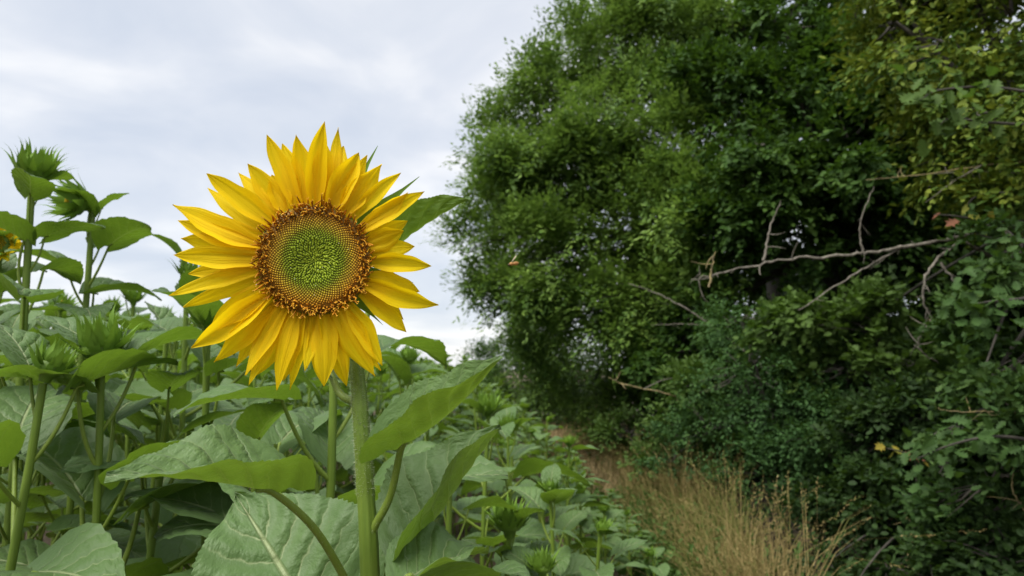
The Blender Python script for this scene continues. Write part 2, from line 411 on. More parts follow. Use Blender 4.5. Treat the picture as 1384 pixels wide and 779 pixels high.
# ------------------------------------------------------------------ sunflower leaf
LEAF_U = [0, .03, .08, .14, .22, .32, .42, .52, .62, .72, .82, .9, .96, 1]
LEAF_W = [.20, .50, .76, .90, .98, 1.0, .95, .85, .71, .54, .36, .20, .085, .0]
def blade(L, W, fold=25, fold_tip=None, bend=40, wave=0.03, serr=0.022, nu=30, nv=13, seed=0, twist=0, asym=0.0, edgecurl=0.0, lobe=0.17):
    """Heart-shaped leaf: base at the origin, chord of the midrib along +Y, upper face +Z. fold: half-blade lift in degrees."""
    rng = np.random.default_rng(seed)
    if fold_tip is None: fold_tip = fold * 0.5
    u = np.linspace(0, 1, nu) ** 0.92
    # midrib bends downwards by `bend` degrees from base to tip
    ang = np.radians(bend * (0.5 - u))
    du = np.diff(u, prepend=0)
    my = np.cumsum(du * np.cos(ang)) * L
    mz = np.cumsum(du * np.sin(ang)) * L
    ca = math.atan2(mz[-1], my[-1])
    my, mz = my * math.cos(ca) + mz * math.sin(ca), -my * math.sin(ca) + mz * math.cos(ca)
    ty = np.gradient(my); tz = np.gradient(mz); tl = np.hypot(ty, tz); ty /= tl; tz /= tl
    w = np.interp(u, LEAF_U, LEAF_W) * W
    v = np.linspace(-1, 1, nv)
    ph = rng.uniform(0, 6.28, 6)
    teeth = np.where(np.arange(nu) % 2 == 0, 1, -1) * rng.uniform(.2, 1.2, nu)
    V = np.zeros((nu, nv, 3)); UV = np.zeros((nu, nv, 2))
    for j, vv in enumerate(v):
        a = abs(vv); s = 1 if vv >= 0 else -1
        fo = np.radians(fold + (fold_tip - fold) * u + s * asym)
        ww = w * (1 + (serr * teeth * (u < 0.95) if a > 0.99 else 0))
        d = ww * a
        lift = fo * (0.45 + 0.55 * min(1, a * 2.2))
        curl = edgecurl * a ** 3
        x = s * d * np.cos(lift)
        h = d * np.sin(lift) - curl * W
        h = h + wave * W * (np.sin(u * 9 + ph[0] + s * 1.3) * a ** 1.5 + 0.6 * np.sin(u * 17 + ph[1 + (s > 0)]) * a ** 2) \
              + 0.030 * W * np.sin((u - a * 0.3) * 2 * math.pi * 6.2 + 1.2) * math.sin(math.pi * min(a, .95)) ** 0.5
        back = -L * lobe * a ** 1.6 * (1 - u) ** 5 + L * 0.05 * a * (1 - u) * u
        tw = np.radians(twist) * u
        xr = x * np.cos(tw) - h * np.sin(tw)
        hr = x * np.sin(tw) + h * np.cos(tw)
        V[:, j, 0] = xr
        V[:, j, 1] = my - tz * hr + back * ty
        V[:, j, 2] = mz + ty * hr + back * tz
        UV[:, j, 0] = vv * 0.5 + 0.5
        UV[:, j, 1] = u
    return V.reshape(-1, 3), grid_faces(nu, nv), UV.reshape(-1, 2)

def xf(verts, mat):
    m = np.array(mat)
    return verts @ m[:3, :3].T + m[:3, 3]
def frame(origin, ydir, zhint):
    y = Vector(ydir).normalized(); z = Vector(zhint)
    z = (z - y * z.dot(y)).normalized(); x = y.cross(z)
    m = Matrix((x, y, z)).transposed().to_4x4(); m.translation = Vector(origin)
    return m

# shared leaf variants: attachment to the stem at the origin, reaching out along +Y
def leaf_variant(seed, nu=20, nv=9):
    rng = np.random.default_rng(100 + seed)
    lp = rng.uniform(0.09, 0.16); al = R(rng.uniform(30, 58))
    e_ = np.array([0, lp * math.cos(al), lp * math.sin(al)])
    pet = bez((0, 0, -0.004), (0, lp * .35, lp * .25 * math.sin(al)), e_, 7)
    L = rng.uniform(0.15, 0.21); W = L * rng.uniform(0.36, 0.46)
    b0 = R(rng.uniform(-12, 18)); droop = rng.uniform(25, 70)
    v, f, uv = blade(L, W, rng.uniform(12, 38), rng.uniform(0, 20), droop, 0.05, 0.035, nu, nv, seed, rng.uniform(-22, 22), rng.uniform(-8, 8), rng.uniform(0, .12))
    chord = b0 - R(droop * 0.30)
    roll = R(rng.uniform(-18, 18)); yaw = R(rng.uniform(-18, 18))
    fm = frame(e_, (math.sin(yaw), math.cos(yaw) * math.cos(chord), math.sin(chord)), (math.sin(roll), -math.sin(chord), math.cos(chord)))
    v = xf(v, fm)
    tv, tf, tuv = tube(np.vstack([pet, xf(np.array([[0, .012, 0.0005]]), fm)]), np.linspace(0.0042, 0.0028, 8), 6)
    return (v, f, uv), (tv, tf, tuv)
NVAR = 16
LEAVES = [leaf_variant(i) for i in range(NVAR)]
LEAVES_LOW = [leaf_variant(i, 6, 3) for i in range(NVAR)]
BLADE_ME, PET_ME = [], []
for (bl, pt) in LEAVES:
    b = MB(); b.add(*bl[:2], 0, bl[2]); BLADE_ME.append(b.mesh('leaf_blade', [M['leaf']]))
    b = MB(); b.add(*pt[:2], 0, pt[2]); PET_ME.append(b.mesh('petiole', [M['petiole']]))

# ------------------------------------------------------------------ buds
def bract_arrays(L=0.05, W=0.008, out=60, seed=0, nu=7):
    """A pointed green scale: starts along +Y, sweeps up to +Z, tip flares outwards."""
    rng = np.random.default_rng(seed)
    u = np.linspace(0, 1, nu)
    ang = np.radians(np.interp(u, [0, .35, .7, 1], [15, out, out * .95, out * .55]))
    du = np.diff(u, prepend=0) * L
    y = np.cumsum(du * np.cos(ang)); z = np.cumsum(du * np.sin(ang))
    w = W * np.interp(u, [0, .15, .35, .55, .75, 1], [.7, 1, .8, .42, .16, .02])
    V = []
    for i in range(nu):
        for s in (-1, 0, 1):
            V.append((s * w[i], y[i] - (0.15 * w[i] if s else 0) * math.sin(ang[i]) * -1, z[i] + (abs(s) * .3 * w[i])))
    return np.array(V), grid_faces(nu, 3)
BRACTS = [bract_arrays(0.050, 0.0074, 78, 1), bract_arrays(0.043, 0.0078, 98, 2), bract_arrays(0.056, 0.0070, 48, 3), bract_arrays(0.036, 0.0058, 116, 4)]
BRACT_ME = []
for bv, bf in BRACTS:
    b = MB(); b.add(bv, bf); BRACT_ME.append(b.mesh('bract', [M['bract']]))
def lathe(prof, n=14):
    prof = np.asarray(prof, float); k = len(prof)
    a = np.arange(n) * 2 * math.pi / n
    v = np.stack([prof[:, 0][:, None] * np.cos(a), prof[:, 0][:, None] * np.sin(a), np.broadcast_to(prof[:, 1][:, None], (k, n))], -1).reshape(-1, 3)
    i = np.arange(k - 1)[:, None] * n; j = np.arange(n)[None]; j2 = (j + 1) % n
    return v, np.stack([i + j, i + j2, i + n + j2, i + n + j], -1).reshape(-1, 4)
def bract_spots(seed):
    rng = np.random.default_rng(seed)
    out = []
    for ring, (cnt, r, z, kinds) in enumerate(((13, 0.020, 0.006, (2, 2, 0)), (13, 0.021, 0.013, (0, 0, 2)), (12, 0.020, 0.020, (1, 0, 1)), (9, 0.015, 0.024, (3, 1, 3)))):
        for k in range(cnt):
            a = 2 * math.pi * (k + 0.5 * (ring % 2)) / cnt + rng.normal(0, .12)
            out.append((kinds[rng.integers(0, 3)], a, r, z, rng.uniform(0.8, 1.25), rng.normal(0, .12)))
    return out
def bract_matrix(a, r, z, s, tilt):
    return Matrix.Rotation(a, 4, 'Z') @ Matrix.Translation((0, r, z)) @ Matrix.Rotation(tilt, 4, 'X') @ Matrix.Scale(s, 4)
RECEPT = [(0.0085, -0.012), (0.012, 0.0), (0.021, 0.004), (0.026, 0.012), (0.0255, 0.02), (0.020, 0.027), (0.010, 0.030), (0.0005, 0.031)]
b = MB(); b.add(*lathe(RECEPT)); RECEPT_ME = b.mesh('bud_core', [M['bud']])
def yellow_core(seed):          # short young florets and ray tips showing in an opening bud
    rng = np.random.default_rng(seed); b = MB()
    for k in range(60):
        rr = 0.017 * math.sqrt((k + .5) / 60); a = k * 2.39996
        v, f = lathe([(0.0016, 0), (0.002, 0.004), (0.0003, 0.007)], 4)
        b.add(v + np.array([rr * math.cos(a), rr * math.sin(a), 0.029 - rr * .15]), f)
    return b
_m, _n, _l = new_mat('young_floret')
_c = mixc(_n, _l, N(_n, 'ShaderNodeNewGeometry').outputs['Random Per Island'], (0.40, 0.34, 0.02), (0.62, 0.42, 0.01))
leaf_shader(_n, _l, _c, (0.5, 0.4, 0.02), 0.2, 0.6, 0.2)
M['young'] = _m
YOUNG_ME = yellow_core(1).mesh('young_florets', [M['young']])

# ------------------------------------------------------------------ petals
PETAL_U = [0, .08, .22, .4, .55, .7, .82, .92, .97, 1]
PETAL_W = [.46, .60, .84, 1.0, .97, .80, .55, .27, .11, .0]
def petal_arrays(L, W, bend=0.0, cup=0.25, twist=0.0, side=0.0, seed=0, nu=16, nv=9):
    rng = np.random.default_rng(seed)
    u = np.linspace(0, 1, nu); v = np.linspace(-1, 1, nv)
    w = np.interp(u, PETAL_U, PETAL_W) * W * (1 + 0.05 * np.sin(u * 7 + rng.uniform(0, 6)))
    ph = rng.uniform(0, 6.28, 4)
    V = np.zeros((nu, nv, 3)); UV = np.zeros((nu, nv, 2))
    nick = [1 + .07 * np.sin(u * rng.uniform(9, 16) + rng.uniform(0, 6)) * (u < .93), 1 + .07 * np.sin(u * rng.uniform(9, 16) + rng.uniform(0, 6)) * (u < .93)]
    for j, vv in enumerate(v):
        x = w * vv * nick[vv > 0]
        h = cup * w * vv ** 2 + 0.11 * W * np.cos(vv * math.pi * 2.6 + ph[3] * .3) * (1 - .3 * u) + 0.05 * W * np.sin(u * 8 + ph[0]) * vv
        tw = np.radians(twist) * u ** 1.5
        V[:, j, 0] = x * np.cos(tw) - h * np.sin(tw) + side * L * u ** 2
        V[:, j, 1] = L * u * (1 - 0.08 * abs(bend) * u)
        V[:, j, 2] = x * np.sin(tw) + h * np.cos(tw) + bend * L * u ** 2 + 0.012 * L * np.sin(u * 5 + ph[1])
        UV[:, j, 0] = vv * .5 + .5; UV[:, j, 1] = u
    return V.reshape(-1, 3), grid_faces(nu, nv), UV.reshape(-1, 2)

# ------------------------------------------------------------------ the big sunflower
hero = empty('sunflower')
tag(hero, 'tall sunflower in full yellow bloom facing the viewer, green-centred disc', 'sunflower')
HC = at(425, 351, 0.66)
stem_pts = [Vector((-0.125, 0.70, 0.0)), at(506, 1100, .66), at(500, 779, .668), at(493, 650, .68), at(488, 570, .69), at(483, 510, .705), at(473, 450, .722), at(452, 395, .718), at(434, 362, .695)]
hero.location = (stem_pts[0].x, stem_pts[0].y, 0)
hero_inv = Matrix.Translation(-Vector(hero.location))
def hero_v(v): return xf(np.asarray(v, float), hero_inv)
sp = hero_v(spline([tuple(p) for p in stem_pts], 10))
srad = np.interp(np.linspace(0, 1, len(sp)), [0, .3, .45, .62, .75, .85, .95, 1], [.012, .0088, .0080, .0074, .0068, .0066, .009, .015])
b = MB(); sv, sf, suv = tube(sp, srad, 36)
ctr = np.repeat(sp, 36, 0); ridge = 1 + .035 * np.cos(np.tile(np.arange(36) / 36 * 2 * math.pi * 9, len(sp))) + .02 * np.sin(np.repeat(np.arange(len(sp)), 36) * .9)
sv = ctr + (sv - ctr) * ridge[:, None]
sv = sv + np.random.default_rng(3).normal(0, 0.00015, sv.shape)
b.add(sv, sf, 0, suv)
stem_o = link('stem', b.mesh('stem', [M['stem']]), hero)
def hairs(name, path, rad, count, parent, length=0.0022, t0=0.15, seed=4):
    rng = np.random.default_rng(seed); b = MB(); k = len(path)
    tang = np.gradient(path, axis=0); tang /= np.linalg.norm(tang, axis=1)[:, None]
    V, Fc = [], []
    for i in range(count):
        t = rng.uniform(t0, 1) * (k - 1); i0 = min(int(t), k - 2); fr = t - i0
        p = path[i0] * (1 - fr) + path[i0 + 1] * fr; r = rad[i0]
        d = rng.normal(size=3); d -= tang[i0] * d.dot(tang[i0]); d /= np.linalg.norm(d)
        sd = np.cross(tang[i0], d)
        q = p + d * r * 0.97; L = length * rng.uniform(.5, 1.3)
        tip = q + d * L + tang[i0] * L * rng.normal(0, .35) + sd * L * rng.normal(0, .3)
        w = 0.00017
        V += [q + tang[i0] * w, q - tang[i0] * w * .5 + sd * w, q - tang[i0] * w * .5 - sd * w, tip]
        n0 = 4 * i
        Fc += [(n0, n0 + 1, n0 + 3), (n0 + 1, n0 + 2, n0 + 3), (n0 + 2, n0, n0 + 3)]
    b.add(np.array(V), np.array(Fc))
    o = link(name, b.mesh(name, [M['hair']], False), parent)
    o['kind'] = 'stuff'
    return o
hairs('stem_hair', sp, srad, 3400, hero, 0.0030, 0.35)

rngp = np.random.default_rng(5)
HN = ((EYE - HC).normalized() + Vector((-0.10, 0, 0.06))).normalized()
HUP = Vector((0, 0, 1)); HX = HUP.cross(HN).normalized(); HUP = HN.cross(HX).normalized()
head_m = Matrix((HX, HUP, HN)).transposed().to_4x4(); head_m.translation = HC
DR = 0.0518
# receptacle + disc
rngh = np.random.default_rng(11)
b = MB()
rr = np.array([0.0005, .2, .4, .6, .75, .88, .97, 1.03, 1.02, .85, .55, .3]) * DR
zz = np.array([.0005, .0015, .0028, .0034, .0030, .0016, -.0008, -.004, -.010, -.019, -.027, -.032])
v, f = lathe(np.stack([rr, zz], 1)[::-1], 48)
rad = np.hypot(v[:, 0], v[:, 1])
cols = np.tile(np.array([0.26, 0.13, 0.012, 1.0]), (len(v), 1))
cols[v[:, 2] < -.003] = (0.09, 0.17, 0.03, 1)
cols[(rad < DR * .5) & (v[:, 2] > 0)] = (0.06, 0.12, 0.008, 1)
b.add(v, f, 0, None, cols)
head_o = link('flower_head', b.mesh('flower_head', [M['floret']], color=True), hero)
head_o.matrix_basis = hero_inv @ head_m
# phyllotaxis florets
b = MB(); fa = MB()
NF = 1850
for k in range(NF):
    r = DR * 1.0 * math.sqrt((k + .5) / NF); a = k * 2.399963
    q = r / DR
    z0 = float(np.interp(r, rr[:7], zz[:7]))
    er = np.array([math.cos(a), math.sin(a), 0]); et = np.array([-math.sin(a), math.cos(a), 0]); ez = np.array([0, 0, 1.0])
    P = er * r + ez * z0
    g1 = np.array([0.27, 0.36, 0.012]); g0 = np.array([0.33, 0.42, 0.02]); y1 = np.array([0.66, 0.46, 0.03]); o1 = np.array([0.62, 0.30, 0.015])
    cc = g0 if q < .15 else g0 + (g1 - g0) * (q - .15) / .37 if q < .52 else g1 + (y1 - g1) * min(1, (q - .52) / .18) if q < .68 else y1 + (o1 - y1) * min(1, (q - .68) / .14)
    cc = cc * (rngh.uniform(.86, 1.14) if q < .5 else rngh.uniform(.72, 1.25))
    if q < .83:
        s = DR * 1.772 / math.sqrt(NF) * (0.54 if q > .35 else .50)
        hgt = .0016 if q > .45 else 0.0021
        # small closed floret; those in the middle lie inwards like a swirl
        lean = (-er * rngh.normal(.6, .35) + et * rngh.normal(.25, .5)) * (1.4 if q < .45 else .3)
        el, tw_ = (1.7, .50) if q < .30 else (1.35, .65) if q < .52 else (1.0, .8)
        c4 = np.array([er * s * el, et * s * tw_, -er * s * el, -et * s * tw_])
        ring0 = P + c4; ring1 = P + c4 * .92 + ez * hgt * .55 + lean * hgt * .3
        tip = P + ez * hgt + lean * hgt * .9
        V = np.vstack([ring0, ring1, tip])
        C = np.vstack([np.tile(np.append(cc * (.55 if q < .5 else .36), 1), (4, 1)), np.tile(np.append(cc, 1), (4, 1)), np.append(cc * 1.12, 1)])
        Fq = np.array([(i, (i + 1) % 4, 4 + (i + 1) % 4, 4 + i) for i in range(4)])
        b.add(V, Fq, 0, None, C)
        ft = np.array([(4 + i, 4 + (i + 1) % 4, 8) for i in range(4)])
        b.f.append(ft + b.n - 9); b.m.append(np.zeros(4, int))
        b.v.append(np.zeros((0, 3))); b.uv.append(np.zeros((0, 2))); b.c.append(np.zeros((0, 4)))
    else:
        # open outer florets: brown anther tubes leaning outwards with forked orange stigmas
        if rngh.random() < .12: continue
        hgt = rngh.uniform(.0035, .0075) * (0.75 + .9 * (q - .83) / .17)
        d = ez * .9 + er * (rngh.normal(.05, .35) + (q - .83) * 2.6) + et * rngh.normal(0, .35)
        d /= np.linalg.norm(d)
        top = P + d * hgt
        brown = np.array([0.50, 0.205, 0.010]) * rngh.uniform(.55, 1.4)
        tv, tf, _ = tube([P, P + d * hgt * .5, P + d * hgt * .8, top], [.0005, .00082, .00074, .0005], 5)
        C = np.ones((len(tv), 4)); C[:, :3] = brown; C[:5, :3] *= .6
        fa.add(tv, tf, 0, None, C)
        if rngh.random() < .55:
            for sgn in (-1, 1):
                tdir = er * rngh.normal(.2, .5) + et * sgn * rngh.uniform(.4, 1) + ez * .3
                pts = bez(top, top + d * .0012, top + d * .0013 + tdir * rngh.uniform(.0010, .0019), 4)
                tv, tf, _ = tube(pts, [.0004, .0004, .0004, .0002], 4)
                C = np.ones((len(tv), 4)); C[:, :3] = np.array([0.80, 0.44, 0.03]) * rngh.uniform(.8, 1.2)
                fa.add(tv, tf, 0, None, C)
for k in range(9):     # little pale pollen grains and one dew-like speck
    r = DR * rngh.uniform(.2, .7); a = rngh.uniform(0, 6.28)
    v, f = lathe([(0.0001, .0036), (.0004, .004), (.0004, .0044), (.0001, .0048)], 5)
    fa.add(v * np.array([1, 1, 1]) + np.array([r * math.cos(a), r * math.sin(a), 0.001]), f, 0, None, (0.75, 0.78, 0.6, 1))
tag(link('young_disc_florets', b.mesh('young_disc_florets', [M['floret']], color=True), head_o), kind='stuff')
tag(link('open_disc_florets', fa.mesh('open_disc_florets', [M['floret']], color=True), head_o), kind='stuff')

# ray petals: tips measured from the centre (photo pixels), two rows
TIPS = [(22,298,1),(40,345,0),(40,404,1),(20,483,1),(50,525,0),(92,585,0),(95,642,1),(140,678,0),(212,702,1),(216,728,0),(280,742,1),(350,752,0),
        (398,742,0),(388,700,0),(443,735,1),(500,735,0),(535,722,1),(593,670,1),(648,578,0),(712,541,1),(640,546,0),(703,403,1),(628,325,1),(655,352,0),(640,292,0),(674,199,1),
        (602,145,0),(553,128,1),(512,103,0),(482,98,1),(462,32,0),(388,32,1),(343,65,0),(276,65,1),(262,176,0),(180,165,0),(122,172,1),(62,280,0),(300,120,0),(30,320,0),(60,440,0),(118,610,0),(180,690,0),(246,722,0),(318,728,0),(470,745,0),(565,700,0),(420,60,0),(450,75,0),(320,78,0),(220,140,0),(535,150,0),(640,215,0),(90,225,0),(672,480,0)]
PX = 0.66 / F_PX * (420 / 839.0)
for i, (tx, ty, front) in enumerate(TIPS):
    X = (tx - 390) * PX; Y = -(ty - 400) * PX
    rr_ = math.hypot(X, Y); a = math.atan2(Y, X)
    rng = np.random.default_rng(50 + i)
    r0 = DR * (0.965 if front else 1.0)
    L = (rr_ - r0) * 1.02
    W = (0.0104 if front else 0.0094) * rng.uniform(.76, 1.22)
    if i in (9, 11, 13, 12, 26, 30, 24): W *= 0.72
    pv, pf, puv = petal_arrays(L, W, rng.normal(0.0, .11) + (0.05 if front else -.08), rng.uniform(-.1, .9), rng.normal(0, 28), rng.normal(0, .08), i)
    b = MB(); b.add(pv, pf, 0, puv)
    o = link('petal', b.mesh('petal', [M['petal']]), head_o)
    z0 = (-.0022 if front else -.0058) + rng.uniform(-.0008, .0008)
    o.matrix_basis = Matrix.Translation((r0 * math.cos(a), r0 * math.sin(a), z0)) @ Matrix.Rotation(a - math.pi / 2, 4, 'Z')
# green bracts behind the petals
bv, bf = bract_arrays(0.085, 0.010, 8, 9, 9)
b = MB(); b.add(bv, bf); HB_ME = b.mesh('bract', [M['bract']])
for k in range(24):
    a = 2 * math.pi * k / 24 + rngh.normal(0, .06)
    o = link('bract', HB_ME, head_o)
    s = rngh.uniform(.45, .68)
    if k in (21, 22): s = 1.0
    o.matrix_basis = Matrix.Rotation(a, 4, 'Z') @ Matrix.Translation((0, DR * .88, -.0135 - .003 * (k % 3))) @ Matrix.Rotation(-.10 - abs(rngh.normal(0, .06)), 4, 'X') @ Matrix.Scale(s, 4)

def stem_at_px(py):
    i = int(np.argmin([abs(project(p)[1] - py) for p in sp_w]))
    return Vector(sp_w[i])
def project(p):
    d = Vector(p) - EYE
    z = d.dot(FWD)
    return (CX + d.x / z * F_PX, CY - d.dot(UPV) / z * F_PX, z)
sp_w = sp + np.array(hero.location)
def hero_leaf(stem_py, ctrl, base, tip, nhint, L_w, seed, petr=0.0040, **kw):
    """A leaf of the big sunflower: petiole from the stem (or a given point) to `base`, blade from base to tip."""
    B, T = at(*base), at(*tip)
    chord = (T - B).length
    # length of the bent midrib whose chord is this long
    v, f, uv = blade(1.0, L_w / chord, seed=seed, nu=64, nv=21, **kw)
    ymax = v[:, 1].max()
    v = v * (chord / ymax)
    fm = frame(B, T - B, nhint)
    b = MB(); b.add(hero_v(xf(v, fm)), f, 0, uv)
    lo = link('leaf', b.mesh('leaf_blade', [M['leaf']]), hero)
    S = stem_at_px(stem_py) if not isinstance(stem_py, tuple) else at(*stem_py)
    pts = [tuple(S)] + [tuple(at(*c)) for c in ctrl] + [tuple(B), tuple(B + (T - B) * .12)]
    path = hero_v(spline(pts, 8))
    pr = np.interp(np.linspace(0, 1, len(path)), [0, .12, .8, 1], [petr * 1.7, petr, petr * .8, petr * .4])
    tv, tf, tuv = tube(path, pr, 10)
    b = MB(); b.add(tv, tf, 0, tuv)
    po = link('petiole', b.mesh('petiole', [M['petiole']]), lo)
    hh = hairs('petiole_hair', path, pr, 420, lo, .0014, .03, seed + 20)
    return lo
# folded leaf reaching to the left below the bloom
hero_leaf(880, [(470, 790, .66), (425, 715, .63)], (370, 666, .61), (143, 641, .53), (0.02, 0.0, 1), 0.062, 1, fold=50, fold_tip=14, bend=12, wave=.06, twist=16, asym=2, edgecurl=.03, lobe=.24)
# upright folded leaf to the right of the stem, pale underside showing
hero_leaf(722, [(527, 672, .665)], (543, 604, .655), (678, 481, .60), (-0.72, 0.05, 0.72), 0.047, 2, fold=52, fold_tip=44, bend=-22, wave=.06, lobe=.32, asym=-14)
# big dark leaf behind it with pale veins
hero_leaf(900, [(545, 800, .67)], (562, 738, .69), (677, 576, .74), (-0.35, -0.80, 0.42), 0.078, 3, fold=34, fold_tip=36, bend=16, wave=.07, asym=36, lobe=.2)
# leaf behind the bloom, tip to the upper right
hero_leaf(520, [(492, 470, .76), (500, 400, .79)], (512, 352, .80), (636, 268, .78), (-.45, .25, .85), 0.040, 4, petr=.003, fold=34, fold_tip=50, bend=16, wave=.05)
# low leaf at the foot of the picture, right of the stem
hero_leaf(930, [(530, 840, .64)], (548, 785, .62), (662, 747, .66), (.05, -.05, 1), 0.055, 5, fold=20, fold_tip=30, bend=34, wave=.08)
# broad dark leaf under the folded one
hero_leaf(1000, [(475, 930, .70)], (428, 850, .76), (318, 668, .86), (.30, -.80, .30), 0.110, 6, fold=14, fold_tip=10, bend=24, wave=.05)
# small leaf half hidden behind the stem top
hero_leaf(545, [(462, 535, .715)], (448, 508, .73), (400, 470, .78), (.3, -.2, .9), 0.03, 7, petr=.0042, fold=30, fold_tip=20, bend=30)
# lower leaves, out of the frame from here
for k in range(6):
    az = 2.4 * k + .4; h = 0.95 - 0.11 * k
    lo = link('leaf', BLADE_ME[k % NVAR], hero, (0.0, -0.02, h), (0, 0, az))
    link('petiole', PET_ME[k % NVAR], lo)

# ------------------------------------------------------------------ other sunflowers close by, built leaf by leaf
def stem_path(H, lean, rng, n=14):
    t = np.linspace(0, 1, n)
    x = lean[0] * t ** 1.5 + 0.012 * np.sin(t * 6 + rng.uniform(0, 6)) * t
    y = lean[1] * t ** 1.5 + 0.012 * np.sin(t * 5 + rng.uniform(0, 6)) * t
    return np.stack([x, y, H * t], 1)
def leaf_plan(H, rng, nleaf, low=0.30, rmul=1.0):
    out = []
    for i in range(nleaf):
        t = low + (0.985 - low) * ((i + .5) / nleaf) ** 0.85
        s = float(np.interp(t, [.2, .5, .75, .88, .95, 1], [1.05, 1.15, 1.08, .90, .66, .5])) * rng.uniform(.85, 1.12) * rmul
        pitch = R(float(np.interp(t, [0, .6, .85, .95, 1], [-8, 0, 10, 30, 42])) + rng.normal(0, 7))
        out.append((t, i * 2.39996 + rng.normal(0, .25), s, pitch, int(rng.integers(0, NVAR))))
    return out
def leaf_matrix(p, az, s, pitch):
    return Matrix.Translation(p) @ Matrix.Rotation(az, 4, 'Z') @ Matrix.Rotation(pitch, 4, 'X') @ Matrix.Scale(s, 4)
def sunflower(name, base, H, lean, seed, label, group='sunflowers close to the viewer', bud='closed', tilt=(0, 0), nleaf=13, srad0=.0085, rot=0.0, low=.32, rmul=1.08, budscale=.85):
    rng = np.random.default_rng(seed)
    root = empty(name, base)
    tag(root, label, 'sunflower', group)
    path = stem_path(H, lean, rng)
    b = MB(); tv, tf, tuv = tube(path, np.linspace(srad0 * 1.15, srad0 * .72, len(path)), 10); b.add(tv, tf, 0, tuv)
    link('stem', b.mesh('stem', [M['stem']]), root)
    for t, az, s, pitch, k in leaf_plan(H, rng, nleaf, low, rmul):
        p = [float(np.interp(t, np.linspace(0, 1, len(path)), path[:, c])) for c in range(3)]
        lo = link('leaf', BLADE_ME[k], root); lo.matrix_basis = leaf_matrix(p, az + rot, s, pitch)
        link('petiole', PET_ME[k], lo)
    if bud is None: return root
    bm = Matrix.Translation(path[-1]) @ Matrix.Rotation(tilt[1], 4, 'Z') @ Matrix.Rotation(tilt[0], 4, 'X') @ Matrix.Translation((0, 0, .012)) @ Matrix.Scale(budscale, 4)
    bo = link('bud' if bud != 'flower' else 'flower_head', RECEPT_ME, root); bo.matrix_basis = bm
    for kk, a, r, z, s, tl in bract_spots(seed):
        if bud == 'flower' and z > .015: continue
        if bud == 'half' and z > .022: continue
        o = link('bract', BRACT_ME[kk], bo); o.matrix_basis = bract_matrix(a, r, z, s, tl)
    if bud in ('half', 'flower'):
        tag(link('young_florets', YOUNG_ME, bo), kind='stuff')
    if bud == 'flower':
        for k in range(20):
            a = 2 * math.pi * k / 20 + rng.normal(0, .08)
            o = link('petal', SMALL_PETAL[k % 4], bo)
            o.matrix_basis = Matrix.Translation((.021 * math.cos(a), .021 * math.sin(a), .02)) @ Matrix.Rotation(a - math.pi / 2, 4, 'Z') @ Matrix.Rotation(rng.uniform(.1, .8), 4, 'X')
    return root
SMALL_PETAL = []
for k in range(4):
    pv, pf, puv = petal_arrays(.032, .0085, .1, .5, 10 * (k - 2), 0, 70 + k, 9, 5)
    b = MB(); b.add(pv, pf, 0, puv); SMALL_PETAL.append(b.mesh('petal', [M['petal']]))

def near(px, py, d, seed, label, px_low=None, **kw):
    """Bud at the given place; the stem stands straight below (px_low: where it crosses lower down)."""
    top = at(px, py, d)
    lean = (0.0, 0.0)
    if px_low is not None: lean = ((px - px_low) / F_PX * d, 0.0)
    base = (top.x - lean[0], top.y, 0)
    r_ = sunflower('sunflower', base, top.z - .02, lean, seed, label, **kw)
    NEAR_PX.append((r_, px, py))
    return r_
NEAR_PX = []
near(48, 236, 1.35, 21, 'tall budding sunflower at the upper left, spiky bud above all others', px_low=40, tilt=(R(16), R(60)), nleaf=19, rot=.4, budscale=1.08, srad0=.0090, low=.5, rmul=.78)
near(120, 268, 1.55, 22, 'tall sunflower with nodding yellow-hearted bud behind the tallest bud', px_low=138, bud='half', tilt=(R(78), R(-50)), nleaf=18, rot=2.0, budscale=1.2, low=.5, rmul=.80)
near(142, 478, 1.10, 23, 'budding sunflower with pale green upright bud beside the folded big leaf', px_low=128, tilt=(R(8), 0), nleaf=14, rot=1.2, budscale=1.15, srad0=.0076, low=.42)
near(42, 500, 1.02, 24, 'sunflower with leaning thick stem at the left picture edge', px_low=-10, tilt=(R(20), R(120)), nleaf=12, rot=.2, srad0=.0080, low=.42)
near(2, 328, 1.55, 25, 'sunflower with small half-open orange bloom cut by the left edge', bud='flower', tilt=(R(75), R(25)), nleaf=15, budscale=1.0, low=.5, rot=1, rmul=.8)
near(447, 425, 1.12, 26, 'sunflower whose straight stem stands behind the big bloom', nleaf=12, rot=2.2, low=.45)
near(256, 372, 1.75, 27, 'sunflower bud peeking out behind the left petals of the big bloom', nleaf=12, rot=.9, tilt=(R(20), 1.0), low=.45)
near(292, 440, 1.35, 28, 'sunflower with stem between the pale bud and the big bloom', nleaf=12, rot=1.6, low=.42)
near(215, 556, 1.25, 36, 'lower sunflower hidden among leaves behind the folded leaf', bud=None, nleaf=13, rot=.3, low=.5)
near(350, 590, 1.10, 37, 'short sunflower crowded by leaves just below the big bloom', bud=None, nleaf=13, rot=.8, low=.5)
near(553, 486, 2.3, 29, 'sunflower bud against the sky just right of the big bloom', nleaf=12, rot=.1, low=.4)
near(655, 556, 2.2, 30, 'sunflower bud above the rim of the large veined leaf', nleaf=12, rot=.4, low=.4, budscale=1.1)
near(690, 578, 3.1, 31, 'light green sunflower bud at the field edge before the far trees', nleaf=11, rot=1.4, low=.4, budscale=1.2)
near(684, 715, 1.62, 32, 'low sunflower with bright yellow-green bud right of the big stem', nleaf=10, rot=1.9, low=.5, rmul=.8, budscale=1.25)
near(730, 668, 2.3, 33, 'low sunflower with yellow showing in its small bud near the path', bud='half', tilt=(R(60), R(10)), nleaf=10, rot=.9, low=.45, rmul=.8)
